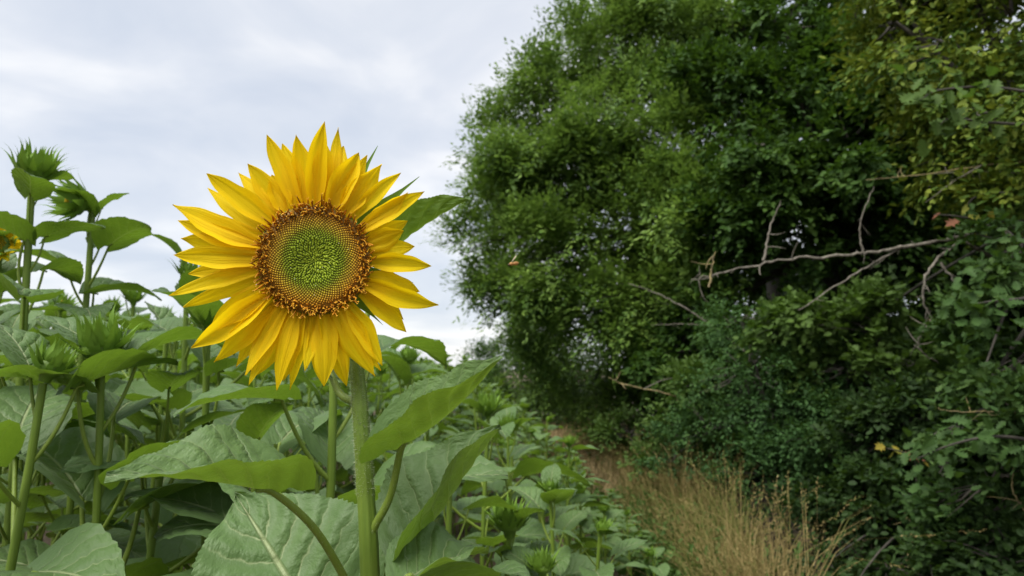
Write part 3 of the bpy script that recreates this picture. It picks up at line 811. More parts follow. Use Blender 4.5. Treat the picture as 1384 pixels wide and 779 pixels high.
near(735, 768, 1.55, 34, 'lowest sunflower bud at the bottom picture edge beside the path', nleaf=9, rot=.6, low=.5, rmul=.75)
near(600, 640, 1.5, 35, 'leafy sunflower hidden behind the veined leaf of the big bloom', nleaf=10, rot=.6, low=.5, rmul=.9)
near(815, 690, 3.6, 38, 'small sunflower with upright bud on the edge of the path', nleaf=9, rot=.6, low=.4, rmul=.7, budscale=.9)
near(782, 668, 3.4, 39, 'small sunflower with narrow bud one step from the path', nleaf=9, rot=1.6, low=.4, rmul=.75, budscale=.9)

# ------------------------------------------------------------------ the field: whole plants as individuals, the far ones as one mass
def height_at(s, rng):
    return float(np.interp(s, [-8, -3, -2.2, -1.6, -1.1, -.7, -.35, 0], [1.80, 1.74, 1.62, 1.44, 1.20, .95, .68, .42])) * (1 + rng.normal(0, .035 if s < -1.6 else .12))
PROTO = []
def field_proto(seed, H=1.6, nleaf=13, low=.4):
    rng = np.random.default_rng(seed)
    path = stem_path(H, (rng.normal(0, .03), rng.normal(0, .03)), rng, 8)
    b = MB(); tv, tf, tuv = tube(path, np.linspace(.0095, .0065, len(path)), 7); b.add(tv, tf, 0, tuv)
    stem = b.mesh('stem', [M['stem']])
    b = MB()
    for t, az, s, pitch, k in leaf_plan(H, rng, nleaf, low):
        p = [float(np.interp(t, np.linspace(0, 1, len(path)), path[:, c])) for c in range(3)]
        m = leaf_matrix(p, az, s, pitch)
        (v, f, uv), (pv, pf, puv) = LEAVES[k]
        b.add(xf(v, m), f, 0, uv); b.add(xf(pv, m), pf, 1, puv)
    fol = b.mesh('foliage', [M['leaf'], M['petiole']])
    tl = R(rng.uniform(0, 40)); tz = rng.uniform(0, 6)
    m0 = Matrix.Translation(path[-1]) @ Matrix.Rotation(tz, 4, 'Z') @ Matrix.Rotation(tl, 4, 'X') @ Matrix.Translation((0, 0, .012)) @ Matrix.Scale(.95, 4)
    b = MB()
    v, f = lathe(RECEPT, 10); b.add(xf(v, m0), f, 0)
    for kk, a, r, z, s, t_ in bract_spots(seed):
        bv, bf = BRACTS[kk]; b.add(xf(bv, m0 @ bract_matrix(a, r, z, s, t_)), bf, 1)
    if seed % 5 == 0:
        v, f = lathe([(.017, .0285), (.012, .034), (.0005, .035)], 9); b.add(xf(v, m0), f, 2)
    bud = b.mesh('bud', [M['bud'], M['bract'], M['young']])
    return stem, fol, bud
PROTO = [field_proto(200 + i) for i in range(10)]
rng = np.random.default_rng(77)
near_xy = [(o.location.x, o.location.y) for o in COL.objects if o.parent is None and o.name.startswith('sunflower')]
cand = []
for row in range(0, 60):
    for k in range(0, 160):
        y = 1.15 + k * 0.27 + rng.normal(0, .05)
        x = edge(y) - .16 - row * 0.42 + rng.normal(0, .13 if row < 3 else .06)
        if y > 42 or x < -0.80 * y - 0.6: continue
        if any(math.hypot(x - a, y - c) < .22 for a, c in near_xy): continue
        cand.append((x, y))
cand.sort(key=lambda p: math.hypot(*p))
LOWP = []
for i in range(5):
    r2 = np.random.default_rng(300 + i); b = MB()
    for t, az, s, pitch, k in leaf_plan(1.6, r2, 8, .6):
        m = leaf_matrix((0, 0, 1.6 * t), az, s, pitch)
        (v, f, uv), _ = LEAVES_LOW[k]
        b.add(xf(v, m), f, 0, uv)
    v, f = lathe([(.012, 1.58), (.034, 1.61), (.03, 1.64), (.012, 1.665)], 6); b.add(v, f, 1)
    v, f, uv = tube([(0, 0, .6), (0, 0, 1.6)], [.011, .008], 4); b.add(v, f, 1, uv)
    LOWP.append(b)
far = MB()
count = 0
ANCH = [('big yellow bloom', 425, 351)]
for nm, q in zip(['tallest spiky bud', 'nodding yellow-hearted bud', 'pale upright bud', 'leaning thick stem', 'half-open orange bloom', 'stem behind the big bloom', 'bud behind the left petals', 'stem beside the pale bud', None, None, 'bud right of the big bloom', 'bud above the veined leaf', 'light green field-edge bud', 'bright bud right of the big stem', 'small yellow-hearted bud', 'lowest bud at the bottom', None, 'upright bud beside the path', 'narrow bud near the path'], NEAR_PX):
    if nm: ANCH.append((nm, q[1], q[2]))
used = set()
def near_label(px, py, d, low):
    for a, ax, ay in sorted(ANCH, key=lambda q: math.hypot(q[1] - px, q[2] - py)):
        dx, dy = px - ax, py - ay
        rel = ('right of' if dx > 0 else 'left of') if abs(dx) > abs(dy) else ('below' if dy > 0 else 'above')
        for adv in ('close', 'a little way', 'further', 'furthest'):
            t = f"{'low' if low else 'leafy'} budding sunflower {adv} {rel} the {a}"
            if t not in used:
                used.add(t); return t
bands = [(3.0, 'leafy budding sunflower in the crowded rows just behind the nearest plants'),
         (5.0, 'budding sunflower in the middle rows of the field'),
         (8.0, 'small-looking budding sunflower in the rows further back in the field'),
         (99., 'distant budding sunflower standing before the skyline of the field')]
for (x, y) in cand:
    d = math.hypot(x, y); s = x - edge(y)
    H = height_at(s, rng)
    # keep the view between viewer and the big sunflower free
    if d < 1.7: H = min(H, 1.30 if x < -.25 else 1.08)
    p = project((x, y, H))
    if p[0] < -90 or p[0] > 1000: continue
    sc = H / 1.6
    rz = rng.uniform(0, 6.28)
    if count < 255:
        k = int(rng.integers(0, len(PROTO)))
        root = empty('sunflower', (x, y, 0), rz)
        root.rotation_euler = (rng.normal(0, .03), rng.normal(0, .03), rz)
        wide = 0.55 + 0.45 * sc if s < -.9 else .34 + .66 * sc
        root.scale = (wide, wide, sc)
        if s > -.9:
            band = 'small sunflower with bud in the low outer rows along the path'; grp = 'low sunflowers along the path'
        else:
            bi = next(i for i, q in enumerate(bands) if d < q[0]); band = bands[bi][1]; grp = ('sunflowers of the front rows', 'sunflowers of the middle rows', 'sunflowers of the back rows', 'sunflowers on the skyline')[bi]
        if -20 < p[0] < 1000 and d < 6.5 and len(used) < 165: band = near_label(p[0], p[1], d, s > -.9) or band
        tag(root, band, 'sunflower', grp)
        st, fo, bu = PROTO[k]
        link('stem', st, root); f_ = link('foliage', fo, root); f_['kind'] = 'stuff'
        if d > 2.5 or s > -.9: link('bud', bu, root)
        count += 1
    else:
        if d > 16 and rng.random() < (.35 if d < 25 else .6): continue
        lp = LOWP[int(rng.integers(0, 5))]
        m = Matrix.Translation((x, y, 0)) @ Matrix.Rotation(rz, 4, 'Z') @ Matrix.Diagonal((.6 + .4 * sc, .6 + .4 * sc, sc, 1))
        for v, f, uv, mm in zip(lp.v, lp.f, lp.uv, lp.m):
            far.add(xf(v, m), f - f.min(), int(mm[0]), uv)
tag(link('distant_sunflower_field', far.mesh('distant_sunflower_field', [M['leaf'], M['bud']])), 'far rows of sunflowers merging into one green mass', 'sunflower field', kind='stuff')

# ------------------------------------------------------------------ trees and shrubs
UPN = np.array([0, 0, 1.0])
def unit(a): return a / (np.linalg.norm(a, axis=-1, keepdims=True) + 1e-9)
T_SIMPLE = (np.array([(0, 0, 0), (.5, .45, .12), (0, 1, 0), (-.5, .45, .12)], float), np.array([(0, 1, 2), (0, 2, 3)]))
T_OVAL = (np.array([(0, 0, 0), (.42, .3, .1), (.38, .7, .08), (0, 1, -.05), (-.38, .7, .08), (-.42, .3, .1)], float), np.array([(0, 1, 2, 3), (0, 3, 4, 5)]))
def outline_leaf(half, lift):
    """Lobed leaf: both halves as strips between the midrib and the outline."""
    k = len(half)
    v = [(0, y, 0) for x, y in half] + [(x, y, abs(x) * lift) for x, y in half[1:-1]] + [(-x, y, abs(x) * lift) for x, y in half[1:-1]]
    r = lambda i: i if i in (0, k - 1) else k + i - 1
    q = lambda i: i if i in (0, k - 1) else k + (k - 2) + i - 1
    f = []
    for i in range(k - 1):
        if i > 0: f += [(i, r(i), r(i + 1)), (i, q(i + 1), q(i))]
        if i == 0: f += [(0, r(1), 1), (0, 1, q(1))]
        elif i < k - 2: f += [(i, r(i + 1), i + 1), (i, i + 1, q(i + 1))]
    return np.array(v, float), np.array(f)
T_OAK = outline_leaf([(0, 0), (.10, .10), (.30, .20), (.16, .28), (.42, .42), (.20, .50), (.50, .66), (.24, .72), (.32, .86), (.12, .90), (0, 1.0)], .25)
T_MAPLE = outline_leaf([(0, 0), (.30, .05), (.20, .16), (.52, .34), (.26, .42), (.50, .66), (.20, .66), (.16, .80), (0, 1.0)], .15)

def leaves_mesh(mbo, pos, dirs, nrm, length, width, template, mat=0):
    tv, tf = template
    d = unit(dirs); n_ = unit(nrm - d * np.sum(nrm * d, 1, keepdims=True)); x = np.cross(d, n_)
    L = np.broadcast_to(length, (len(pos),))[:, None, None]; W = np.broadcast_to(width, (len(pos),))[:, None, None]
    V = pos[:, None] + x[:, None] * (tv[None, :, 0:1] * W) + d[:, None] * (tv[None, :, 1:2] * L) + n_[:, None] * (tv[None, :, 2:3] * W)
    k = len(tv)
    Fa = tf[None] + (np.arange(len(pos)) * k)[:, None, None]
    mbo.add(V.reshape(-1, 3), Fa.reshape(-1, tf.shape[1]), mat)

def spray_points(lobes, n, rng, depth=.2, gather=34):
    """Leaf sprays gathered in boughs: each lobe carries flattened clumps with shaded gaps between them."""
    lobes = np.asarray(lobes, float)
    wgt = (lobes[:, 3] * lobes[:, 4] + lobes[:, 3] * lobes[:, 5] + lobes[:, 4] * lobes[:, 5]); wgt /= wgt.sum()
    nc = max(8, n // gather)
    kc = rng.choice(len(lobes), nc, p=wgt)
    dc = unit(rng.normal(size=(nc, 3)) + np.array([0, 0, .15]))
    rc = 1 - np.minimum(np.abs(rng.normal(0, depth * 1.2, nc)), .8) + (rng.random(nc) < .16) * rng.uniform(0, .34, nc)
    C = lobes[kc, :3] + dc * lobes[kc, 3:] * rc[:, None]
    S = lobes[kc, 3:].mean(1) * rng.uniform(.30, .58, nc) * (gather / 34) ** .3
    i = rng.choice(nc, n, p=S ** 1.5 / (S ** 1.5).sum())
    d = unit(rng.normal(size=(n, 3)) + np.array([0, 0, .45]) + dc[i] * .35)
    r = rng.random(n) ** .45
    P = C[i] + d * (S[i] * r)[:, None] * np.array([1.15, 1.15, .55])
    P[:, 2] -= .25 * S[i] * (r ** 2) * (1 - d[:, 2])
    O, K = unit(d * .6 + dc[i] * .6), kc[i]
    m = n // 7                                     # twiggy inside of the crown
    k2 = rng.choice(len(lobes), m, p=wgt); d2 = unit(rng.normal(size=(m, 3)))
    P2 = lobes[k2, :3] + d2 * lobes[k2, 3:] * (rng.random(m) ** .4 * .85)[:, None]
    return np.vstack([P, P2]), np.vstack([O, d2]), np.concatenate([K, k2])
def sprays_to_leaves(mbo, P, out, rng, per, slen, llen, lwid, template, droop=.1, flat=.8, jitter=.35, mat=0):
    n = len(P)
    sd = unit(out * .8 + rng.normal(0, .5, (n, 3)) + np.array([0, 0, droop]))
    side = unit(np.cross(sd, UPN) + rng.normal(0, .15, (n, 3)))
    up = np.cross(side, sd)
    SL = slen * rng.uniform(.6, 1.35, n)
    for j in range(per):
        t = (j + .5) / per; sg = 1 if j % 2 else -1
        pos = P + sd * (SL * (t - .35))[:, None] + rng.normal(0, slen * .05, (n, 3)) - np.array([0, 0, 1]) * (SL * .15 * t * t)[:, None]
        dr = sd * (.35 + .9 * t) + side * sg * (1.0 - .6 * t) + rng.normal(0, jitter, (n, 3)) + np.array([0, 0, -.15])
        nr = up * np.sign(up[:, 2:3] + 1e-6) * flat + out * .35 + rng.normal(0, jitter, (n, 3))
        s = rng.uniform(.65, 1.2, n) * (1 - .25 * t)
        leaves_mesh(mbo, pos, dr, nr, llen * s, lwid * s, template, mat)

def lobes_for(c, r, n, rng, size=(.28, .45)):
    out = []
    for i in range(n):
        d = unit(rng.normal(size=3)); q = rng.uniform(.35, .82)
        s = rng.uniform(*size)
        out.append([c[0] + d[0] * r[0] * q, c[1] + d[1] * r[1] * q, c[2] + d[2] * r[2] * q, r[0] * s * rng.uniform(.85, 1.2), r[1] * s * rng.uniform(.85, 1.2), r[2] * s * rng.uniform(.7, 1.0)])
    return out
def tree(name, label, cat, base, lobes, seed, mat, n, per, slen, llen, lwid, template, trunk_r=.12, trunk_top=None, droop=.1, depth=.2, group='trees along the field', flat=.8, twigs=160, jitter=.35, extra=None, bark='bark', keep=None, gather=34):
    rng = np.random.default_rng(seed)
    root = empty(name, (base[0], base[1], 0))
    tag(root, label, cat, group)
    off = np.array([base[0], base[1], 0.0])
    lob = np.asarray(lobes, float)
    cz = lob[:, 2].mean()
    top = np.array(trunk_top if trunk_top is not None else [lob[:, 0].mean() * .5 + base[0] * .5, lob[:, 1].mean() * .5 + base[1] * .5, cz]) - off
    tp = spline([(0, 0, -.05), tuple(top * .35 + rng.normal(0, .05, 3)), tuple(top * .7 + rng.normal(0, .06, 3)), tuple(top)], 5)
    b = MB(); tv, tf, tuv = tube(tp, np.linspace(trunk_r, trunk_r * .45, len(tp)), 9); b.add(tv, tf, 0, tuv)
    link('trunk', b.mesh('trunk', [M[bark]]), root)
    for L_ in lob:
        e_ = L_[:3] - off
        i = int(rng.integers(len(tp) // 2, len(tp)))
        s_ = tp[i]
        mid = (s_ + e_) / 2 + np.array([0, 0, .12 * np.linalg.norm(e_ - s_)])
        pth = bez(s_, mid, e_, 6)
        b = MB(); tv, tf, tuv = tube(pth, np.linspace(trunk_r * .33, trunk_r * .08, 6), 6); b.add(tv, tf, 0, tuv)
        link('limb', b.mesh('limb', [M[bark]]), root)
    P, out, k = spray_points(lob, n, rng, depth, gather)
    P[:, 2] = np.maximum(P[:, 2], .05 + rng.random(len(P)) * .15)
    if keep is not None:
        ok = keep(P); P, out, k = P[ok], out[ok], k[ok]
    b = MB()
    sel = rng.choice(len(P), min(twigs, len(P)), replace=False)
    for i in sel:
        c = lob[k[i], :3]; q = P[i]
        s_ = c + (q - c) * .25
        pth = bez(s_ - off, (s_ + q) / 2 - off + rng.normal(0, .05, 3), q - off, 4)
        tv, tf, tuv = tube(pth, np.linspace(.011, .0025, 4) * (trunk_r / .12) ** .5, 3); b.add(tv, tf, 0, tuv)
    if len(sel): tag(link('twigs', b.mesh('twigs', [M[bark]]), root), kind='stuff')
    b = MB()
    sprays_to_leaves(b, P - off, out, rng, per, slen, llen, lwid, template, droop, flat, jitter)
    if extra: extra(b, P - off, out, rng)
    o = link('crown', b.mesh('crown', [M[mat]] + ([M['hornbeam']] if extra else []), False), root)
    o['kind'] = 'stuff'
    TR[name] = root
    return root
TR = {}

def E(px, py, d, rx, ry, rz):
    p = at(px, py, d); return [p.x, p.y, p.z, rx, ry, rz]
rng = np.random.default_rng(9)
# 1 feathery locust at the bend of the path
lob = [E(700, 215, 9, .75, .8, .62), E(650, 330, 9, .42, .6, .5), E(745, 120, 9.3, .62, .7, .5), E(820, 60, 9.6, .7, .8, .5), E(690, 400, 8.8, .45, .6, .38), E(780, 230, 8.6, .8, .8, .65),
       E(760, 340, 8.4, .75, .8, .6), E(850, 150, 9, .8, .8, .7), E(860, 280, 8.3, .8, .8, .7), E(880, 400, 8.2, .8, .9, .6), E(790, 430, 8.5, .7, .8, .5), E(900, 40, 10, .8, .9, .6),
       E(935, 200, 8.6, .8, .8, .7), E(930, 320, 8.0, .7, .8, .6), E(720, 300, 10, .7, .8, .7), E(640, 385, 9.2, .26, .4, .26), E(660, 250, 9.2, .4, .5, .4), E(800, 520, 9.5, .8, .8, .5), E(720, 460, 9.5, .5, .6, .4)]
tree('locust_tree', 'feathery light green tree leaning over the path, its crown against the sky', 'tree', (2.6, 10.2), lob, 1, 'robinia', 9200, 17, .46, .088, .038, T_SIMPLE, .16, droop=.15, depth=.26, jitter=.2, flat=1.2, gather=62)
# 2 oak behind, high crown with sky showing through
lob = [E(900, -40, 11, 1.1, 1, .9), E(1000, 10, 11, 1.0, 1, .8), E(1090, -10, 11, 1.1, 1, .8), E(1040, -120, 11, 1.3, 1, .9), E(1180, -60, 10, 1.1, 1, .9), E(1010, 130, 11, 1.1, 1, .8), E(1110, 120, 10.5, 1.1, 1, .9), E(930, 90, 11.5, .8, .9, .7), E(1220, 90, 10, 1.1, 1, 1)]
tree('oak_tree', 'tall dark oak behind, sky glinting through its high crown', 'tree', (4.6, 12.0), lob, 2, 'oak', 3500, 12, .40, .11, .066, T_OVAL, .24, depth=.26)
# 3 dark oak in the middle of the wood edge
lob = [E(1000, 190, 7.2, .75, .8, .6), E(1080, 130, 7.2, .7, .8, .6), E(1090, 240, 7.0, .75, .8, .55), E(1000, 300, 7.4, .75, .8, .55), E(1150, 200, 6.6, .7, .8, .6), E(1090, 340, 7.2, .7, .8, .5), E(960, 420, 7.4, .6, .8, .45),
       E(1170, 90, 6.8, .7, .7, .6), E(1200, 300, 7.5, .9, .9, .7), E(960, 120, 7.8, .6, .7, .5), E(1060, 40, 7.6, .7, .7, .5), E(900, 480, 7.6, .6, .7, .4), E(1250, 180, 7.0, .9, .9, .7)]
lob = [[*l_[:3], l_[3] * .80, l_[4] * .85, l_[5] * .72] for l_ in lob]
tree('oak_tree', 'dark green oak with dense drooping boughs at the middle of the wood edge', 'tree', (4.3, 8.2), lob, 3, 'oak', 4600, 12, .32, .09, .056, T_OVAL, .2, depth=.2, gather=55)
# 4 hornbeam with yellow-green hanging seed clusters, top right
lob = [E(1210, 30, 4.5, .36, .5, .26), E(1290, 60, 4.3, .45, .5, .3), E(1370, 30, 4.3, .45, .5, .4), E(1255, 130, 4.2, .30, .4, .2), E(1340, 150, 4.1, .42, .4, .32), E(1300, -40, 4.6, .6, .6, .4), E(1180, -40, 4.8, .5, .5, .3),
       E(1270, 225, 4.2, .28, .4, .18), E(1340, 250, 4.0, .34, .4, .26), E(1400, 160, 4.2, .45, .5, .5), E(1410, 280, 4.0, .35, .4, .3)]
def keys(b, P, out, rng):
    sel = rng.choice(len(P), len(P) // 3, replace=False)
    n = len(sel)
    for j in range(7):
        pos = P[sel] + rng.normal(0, .012, (n, 3)) - np.array([0, 0, .012]) * j
        leaves_mesh(b, pos, rng.normal(0, .6, (n, 3)) + np.array([0, 0, -1.]), rng.normal(0, 1, (n, 3)), .034, .014, T_SIMPLE, 0)
tree('hornbeam_tree', 'hornbeam with hanging yellow-green seed clusters in the upper right corner', 'tree', (3.9, 4.8), lob, 4, 'hornbeam', 1700, 11, .26, .062, .036, T_OVAL, .13, droop=-.25, depth=.25, extra=keys)
# 5 the near right: oak growth reaching out to the path
lob = [E(1350, 420, 3.5, .26, .35, .18), E(1330, 500, 3.4, .24, .3, .18), E(1380, 560, 3.3, .3, .35, .22), E(1300, 570, 3.6, .24, .3, .16), E(1340, 650, 3.4, .3, .35, .22), E(1390, 330, 3.5, .25, .3, .18), E(1270, 640, 3.8, .25, .3, .2), E(1400, 480, 3.5, .3, .4, .3)]
oakb = tree('young_oak', 'young oak with lobed blue-green leaves at the right picture edge', 'tree', (2.9, 3.6), lob, 5, 'youngoak', 620, 9, .16, .066, .044, T_OAK, .05, trunk_top=(3.0, 3.7, 3.1), depth=.3, twigs=90, jitter=.6)
# 6 dense privet-like bush in front
lob = [E(1010, 500, 5.4, .42, .5, .34), E(1060, 560, 5.2, .45, .5, .38), E(960, 580, 5.6, .42, .5, .34), E(1040, 640, 5.2, .42, .5, .32), E(1000, 430, 5.7, .30, .4, .2), E(1110, 480, 5.4, .38, .5, .34), E(920, 610, 5.9, .3, .4, .25), E(1120, 600, 5.0, .38, .5, .38), E(1150, 560, 5.0, .3, .4, .3)]
tree('privet_bush', 'dense small-leaved green bush rising behind the tall dry grass', 'bush', (2.15, 5.7), lob, 6, 'privet', 3000, 11, .16, .036, .022, T_SIMPLE, .04, depth=.2, group='bushes at the wood edge')
# 7 field maple shrub with lighter leaves above it
lob = [E(1060, 440, 5.2, .34, .4, .12), E(1130, 420, 5.1, .38, .4, .15), E(1190, 450, 4.9, .34, .4, .18), E(1150, 500, 4.9, .34, .4, .2), E(1230, 500, 4.7, .32, .4, .22), E(1200, 400, 4.9, .3, .3, .12)]
tree('field_maple', 'field maple shrub with light green leaves under the bare dead branch', 'bush', (2.75, 5.3), lob, 7, 'maple', 620, 9, .22, .058, .058, T_MAPLE, .05, depth=.3, group='bushes at the wood edge')
# 8 low dark undergrowth right
lob = [E(1180, 600, 4.5, .36, .4, .26), E(1220, 690, 4.2, .36, .4, .26), E(1140, 690, 4.5, .34, .4, .22), E(1300, 740, 3.9, .36, .4, .22), E(1230, 560, 4.4, .32, .4, .24), E(1110, 740, 4.6, .3, .3, .18), E(1370, 760, 3.4, .3, .4, .24), E(1200, 770, 3.9, .3, .3, .24), E(1120, 760, 3.9, .22, .3, .2), E(1260, 780, 3.4, .28, .3, .24), E(1150, 800, 3.5, .25, .3, .2), E(1330, 700, 3.6, .3, .3, .22)]
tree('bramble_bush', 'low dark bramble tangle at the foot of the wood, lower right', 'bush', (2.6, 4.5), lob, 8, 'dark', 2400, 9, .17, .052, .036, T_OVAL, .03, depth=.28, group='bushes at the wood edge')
# 9 shrubs under the locust along the path
lob = [E(775, 535, 14.5, .8, .8, .7), E(850, 555, 10.8, .6, .7, .6), E(895, 585, 8.6, .45, .6, .45), E(745, 520, 17, .8, .8, .9), E(860, 500, 9.5, .6, .7, .5), E(820, 575, 12, .5, .5, .45)]
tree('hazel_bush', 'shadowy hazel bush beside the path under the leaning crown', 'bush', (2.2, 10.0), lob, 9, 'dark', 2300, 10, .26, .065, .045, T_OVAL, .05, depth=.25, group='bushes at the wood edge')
lob = [E(880, 620, 6.9, .34, .4, .2), E(850, 590, 7.6, .35, .4, .25), E(920, 560, 6.6, .35, .4, .22), E(950, 520, 6.4, .3, .4, .16)]
tree('elder_bush', 'light green elder bush between the dark hazel and the dry grass', 'bush', (1.95, 7.1), lob, 12, 'maple', 620, 10, .24, .07, .036, T_OVAL, .04, depth=.3, group='bushes at the wood edge')
# 10 far trees where the path bends away
lob = [E(690, 500, 17, 1.0, 1.2, .9), E(670, 540, 19, .7, 1, .7), E(720, 450, 16, 1.0, 1.2, .8), E(685, 555, 20, .7, 1, .6), E(760, 480, 15, 1, 1, .9), E(760, 555, 16, .8, 1, .7), E(665, 485, 19, .55, .8, .5), E(705, 560, 20, .7, .8, .5)]
tree('far_tree', 'far pale green tree where the path bends out of sight', 'tree', (1.6, 18.5), lob, 10, 'far', 3600, 10, .42, .085, .05, T_SIMPLE, .14, depth=.25)
# 11 the wood behind: dark trees that close the view
for i, (x, y, z, rx, rz, lab) in enumerate([(5.6, 6.5, 2.2, 1.5, 2.2, 'dark tree standing deep in the wood behind the dead branch'),
        (6.8, 9.5, 3.0, 1.9, 2.9, 'dark tree deep in the wood behind the middle oak'), (5.2, 12.5, 2.2, 1.8, 2.2, 'dark tree deep in the wood behind the leaning locust'),
        (5.2, 4.3, 2.4, 1.3, 2.2, 'dark tree deep in the wood behind the hornbeam'), (8.8, 6.8, 4.0, 2.0, 3.4, 'tall dark tree far back in the wood at the right'),
        (3.4, 15.0, 2.4, 1.6, 2.2, 'dark tree deep in the wood towards the bend of the path'), (9.0, 12.5, 4.5, 2.4, 3.6, 'tall dark tree far back in the wood behind the oaks'),
        (4.3, 7.0, .9, 1.2, .9, 'dark undergrowth bush in the shade behind the privet'), (3.9, 10.0, 1.0, 1.3, 1.0, 'dark undergrowth bush in the shade of the leaning locust'), (4.0, 4.6, .8, .9, .8, 'dark undergrowth bush in the shade at the far right')]):
    r2 = np.random.default_rng(400 + i)
    lob = lobes_for((x, y, z), (rx, rx, rz), 22, r2, (.30, .44))
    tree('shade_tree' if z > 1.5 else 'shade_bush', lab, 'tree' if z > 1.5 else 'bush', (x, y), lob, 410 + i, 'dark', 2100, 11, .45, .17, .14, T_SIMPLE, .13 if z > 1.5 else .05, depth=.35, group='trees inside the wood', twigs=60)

# near oak leaves large enough to tell apart: one object each
b = MB(); leaves_mesh(b, np.zeros((1, 3)), np.array([[0, 1., 0]]), np.array([[0, 0, 1.]]), 1.0, .72, T_OAK); OAKLEAF_ME = b.mesh('leaf', [M['maple']], False); DARKOAK_ME = b.mesh('leaf', [M['youngoak']], False)
b = MB(); leaves_mesh(b, np.zeros((1, 3)), np.array([[0, 1., 0]]), np.array([[0, 0, 1.]]), 1.0, 1.0, T_MAPLE); MAPLELEAF_ME = b.mesh('leaf', [M['maple']], False)
AUTUMN_ME = []
for ac_ in ((0.24, 0.20, 0.03), (0.20, 0.085, 0.045), (0.20, 0.21, 0.035)):
    b = MB(); leaves_mesh(b, np.zeros((1, 3)), np.array([[0, 1., 0]]), np.array([[0, 0, 1.]]), 1.0, .95, T_MAPLE); AUTUMN_ME.append(b.mesh('leaf', [mat_foliage('turned_leaf', [(0, ac_), (1, ac_)], .3, ac_, clump=0)], False))
rng = np.random.default_rng(31)
def from_trunk(tr, P):
    """Carry a branch back to its tree's trunk."""
    q = np.array([tr.location.x, tr.location.y, P[0][2] * .82])
    return np.vstack([bez(q, (q + P[0]) / 2 + np.array([0, 0, .06]), P[0], 6)[:-1], P])
def leaf_spray(tr, label, pts, mes, count, size, spread, seed):
    """A leafy branch of a tree whose leaves are objects of their own."""
    rng = np.random.default_rng(seed)
    P = spline([tuple(at(*p)) for p in pts], 8)
    off = np.array(tr.location)
    Q = from_trunk(tr, P) - off
    b = MB(); tv, tf, tuv = tube(Q, np.linspace(.012, .002, len(Q)), 6); b.add(tv, tf, 0, tuv)
    br = link('leafy_branch', b.mesh('leafy_branch', [M['bark']]), tr)
    br['label'] = label
    for i in range(count):
        t = rng.uniform(.25, 1) * (len(P) - 1); i0 = min(int(t), len(P) - 2); p = P[i0] + (P[i0 + 1] - P[i0]) * (t - i0) - off
        p = p + rng.normal(0, spread, 3)
        d = unit(np.array(rng.normal(0, .7, 3)) + unit(P[-1] - P[0]) * .5 + np.array([0, -.2, -.25]))
        n = unit(np.array([-.2, -.6, .8]) + rng.normal(0, .35, 3))
        o = link('leaf', mes[i % len(mes)], br)
        o.matrix_basis = frame(p, d, n) @ Matrix.Scale(size * rng.uniform(.7, 1.2), 4)
leaf_spray(TR['young_oak'], 'oak branch with big pale lobed leaves below the seed clusters', [(1420, 130, 3.5), (1340, 118, 3.45), (1270, 122, 3.4), (1244, 135, 3.4)], [OAKLEAF_ME], 34, .10, .045, 1)
leaf_spray(TR['young_oak'], 'small oak branch with pointed pale leaves under the first oak branch', [(1400, 170, 3.6), (1330, 165, 3.5), (1285, 160, 3.5), (1265, 175, 3.5)], [OAKLEAF_ME], 22, .095, .045, 2)
leaf_spray(TR['field_maple'], 'sprig of red and yellow turned leaves above the dead branch', [(1390, 300, 3.8), (1330, 298, 3.75), (1290, 292, 3.7), (1262, 290, 3.7)], AUTUMN_ME, 7, .062, .024, 3)
leaf_spray(TR['bramble_bush'], 'sprig of orange and yellow leaves low in the dark hedge', [(1290, 640, 4.0), (1250, 622, 3.95), (1215, 610, 3.9), (1198, 606, 3.9)], AUTUMN_ME, 7, .055, .02, 4)
leaf_spray(TR['young_oak'], 'oak branch with blue-green leaves at the right edge, middle height', [(1420, 400, 3.2), (1370, 405, 3.15), (1325, 410, 3.1), (1300, 420, 3.1)], [DARKOAK_ME], 60, .075, .06, 5)
leaf_spray(TR['young_oak'], 'oak branch with blue-green leaves low at the right edge', [(1420, 600, 3.1), (1350, 590, 3.05), (1290, 600, 3.0), (1240, 620, 3.0)], [DARKOAK_ME], 64, .07, .06, 6)

# dead branches: grey bare wood standing out of the leaves
def dead_branch(tr, label, paths, seed=0):
    rng = np.random.default_rng(seed)
    root = None
    off = np.array(tr.location)
    for i, (pts, r, m) in enumerate(paths):
        P = spline([tuple(at(*p)) for p in pts], 9)
        P = P + rng.normal(0, r * .30, P.shape)
        rads = np.linspace(r * .78, r * .22, len(P))
        Q = P
        if root is None:
            Q = from_trunk(tr, P); rads = np.concatenate([np.full(len(Q) - len(P), r * .85), rads])
        b = MB(); tv, tf, tuv = tube(Q - off, rads * rng.uniform(.8, 1.2, len(Q)), 7); b.add(tv, tf, 0, tuv)
        o = link('dead_branch' if root is None else 'twig', b.mesh('dead_branch', [M[m]]), root or tr)
        if root is None: root = o; root['label'] = label
        for k in range(int(len(P) / 5)):
            j = int(rng.integers(2, len(P) - 2)); q = P[j] - off
            dd = unit(rng.normal(size=3)); L = rng.uniform(.03, .16)
            b = MB(); tv, tf, tuv = tube(bez(q, q + dd * L * .5 + rng.normal(0, .01, 3), q + dd * L + np.array([0, 0, rng.normal(0, .02)]), 5), [r * .3, r * .26, r * .22, r * .16, r * .07], 5); b.add(tv, tf, 0, tuv)
            link('twig', b.mesh('twig', [M[m]]), root)
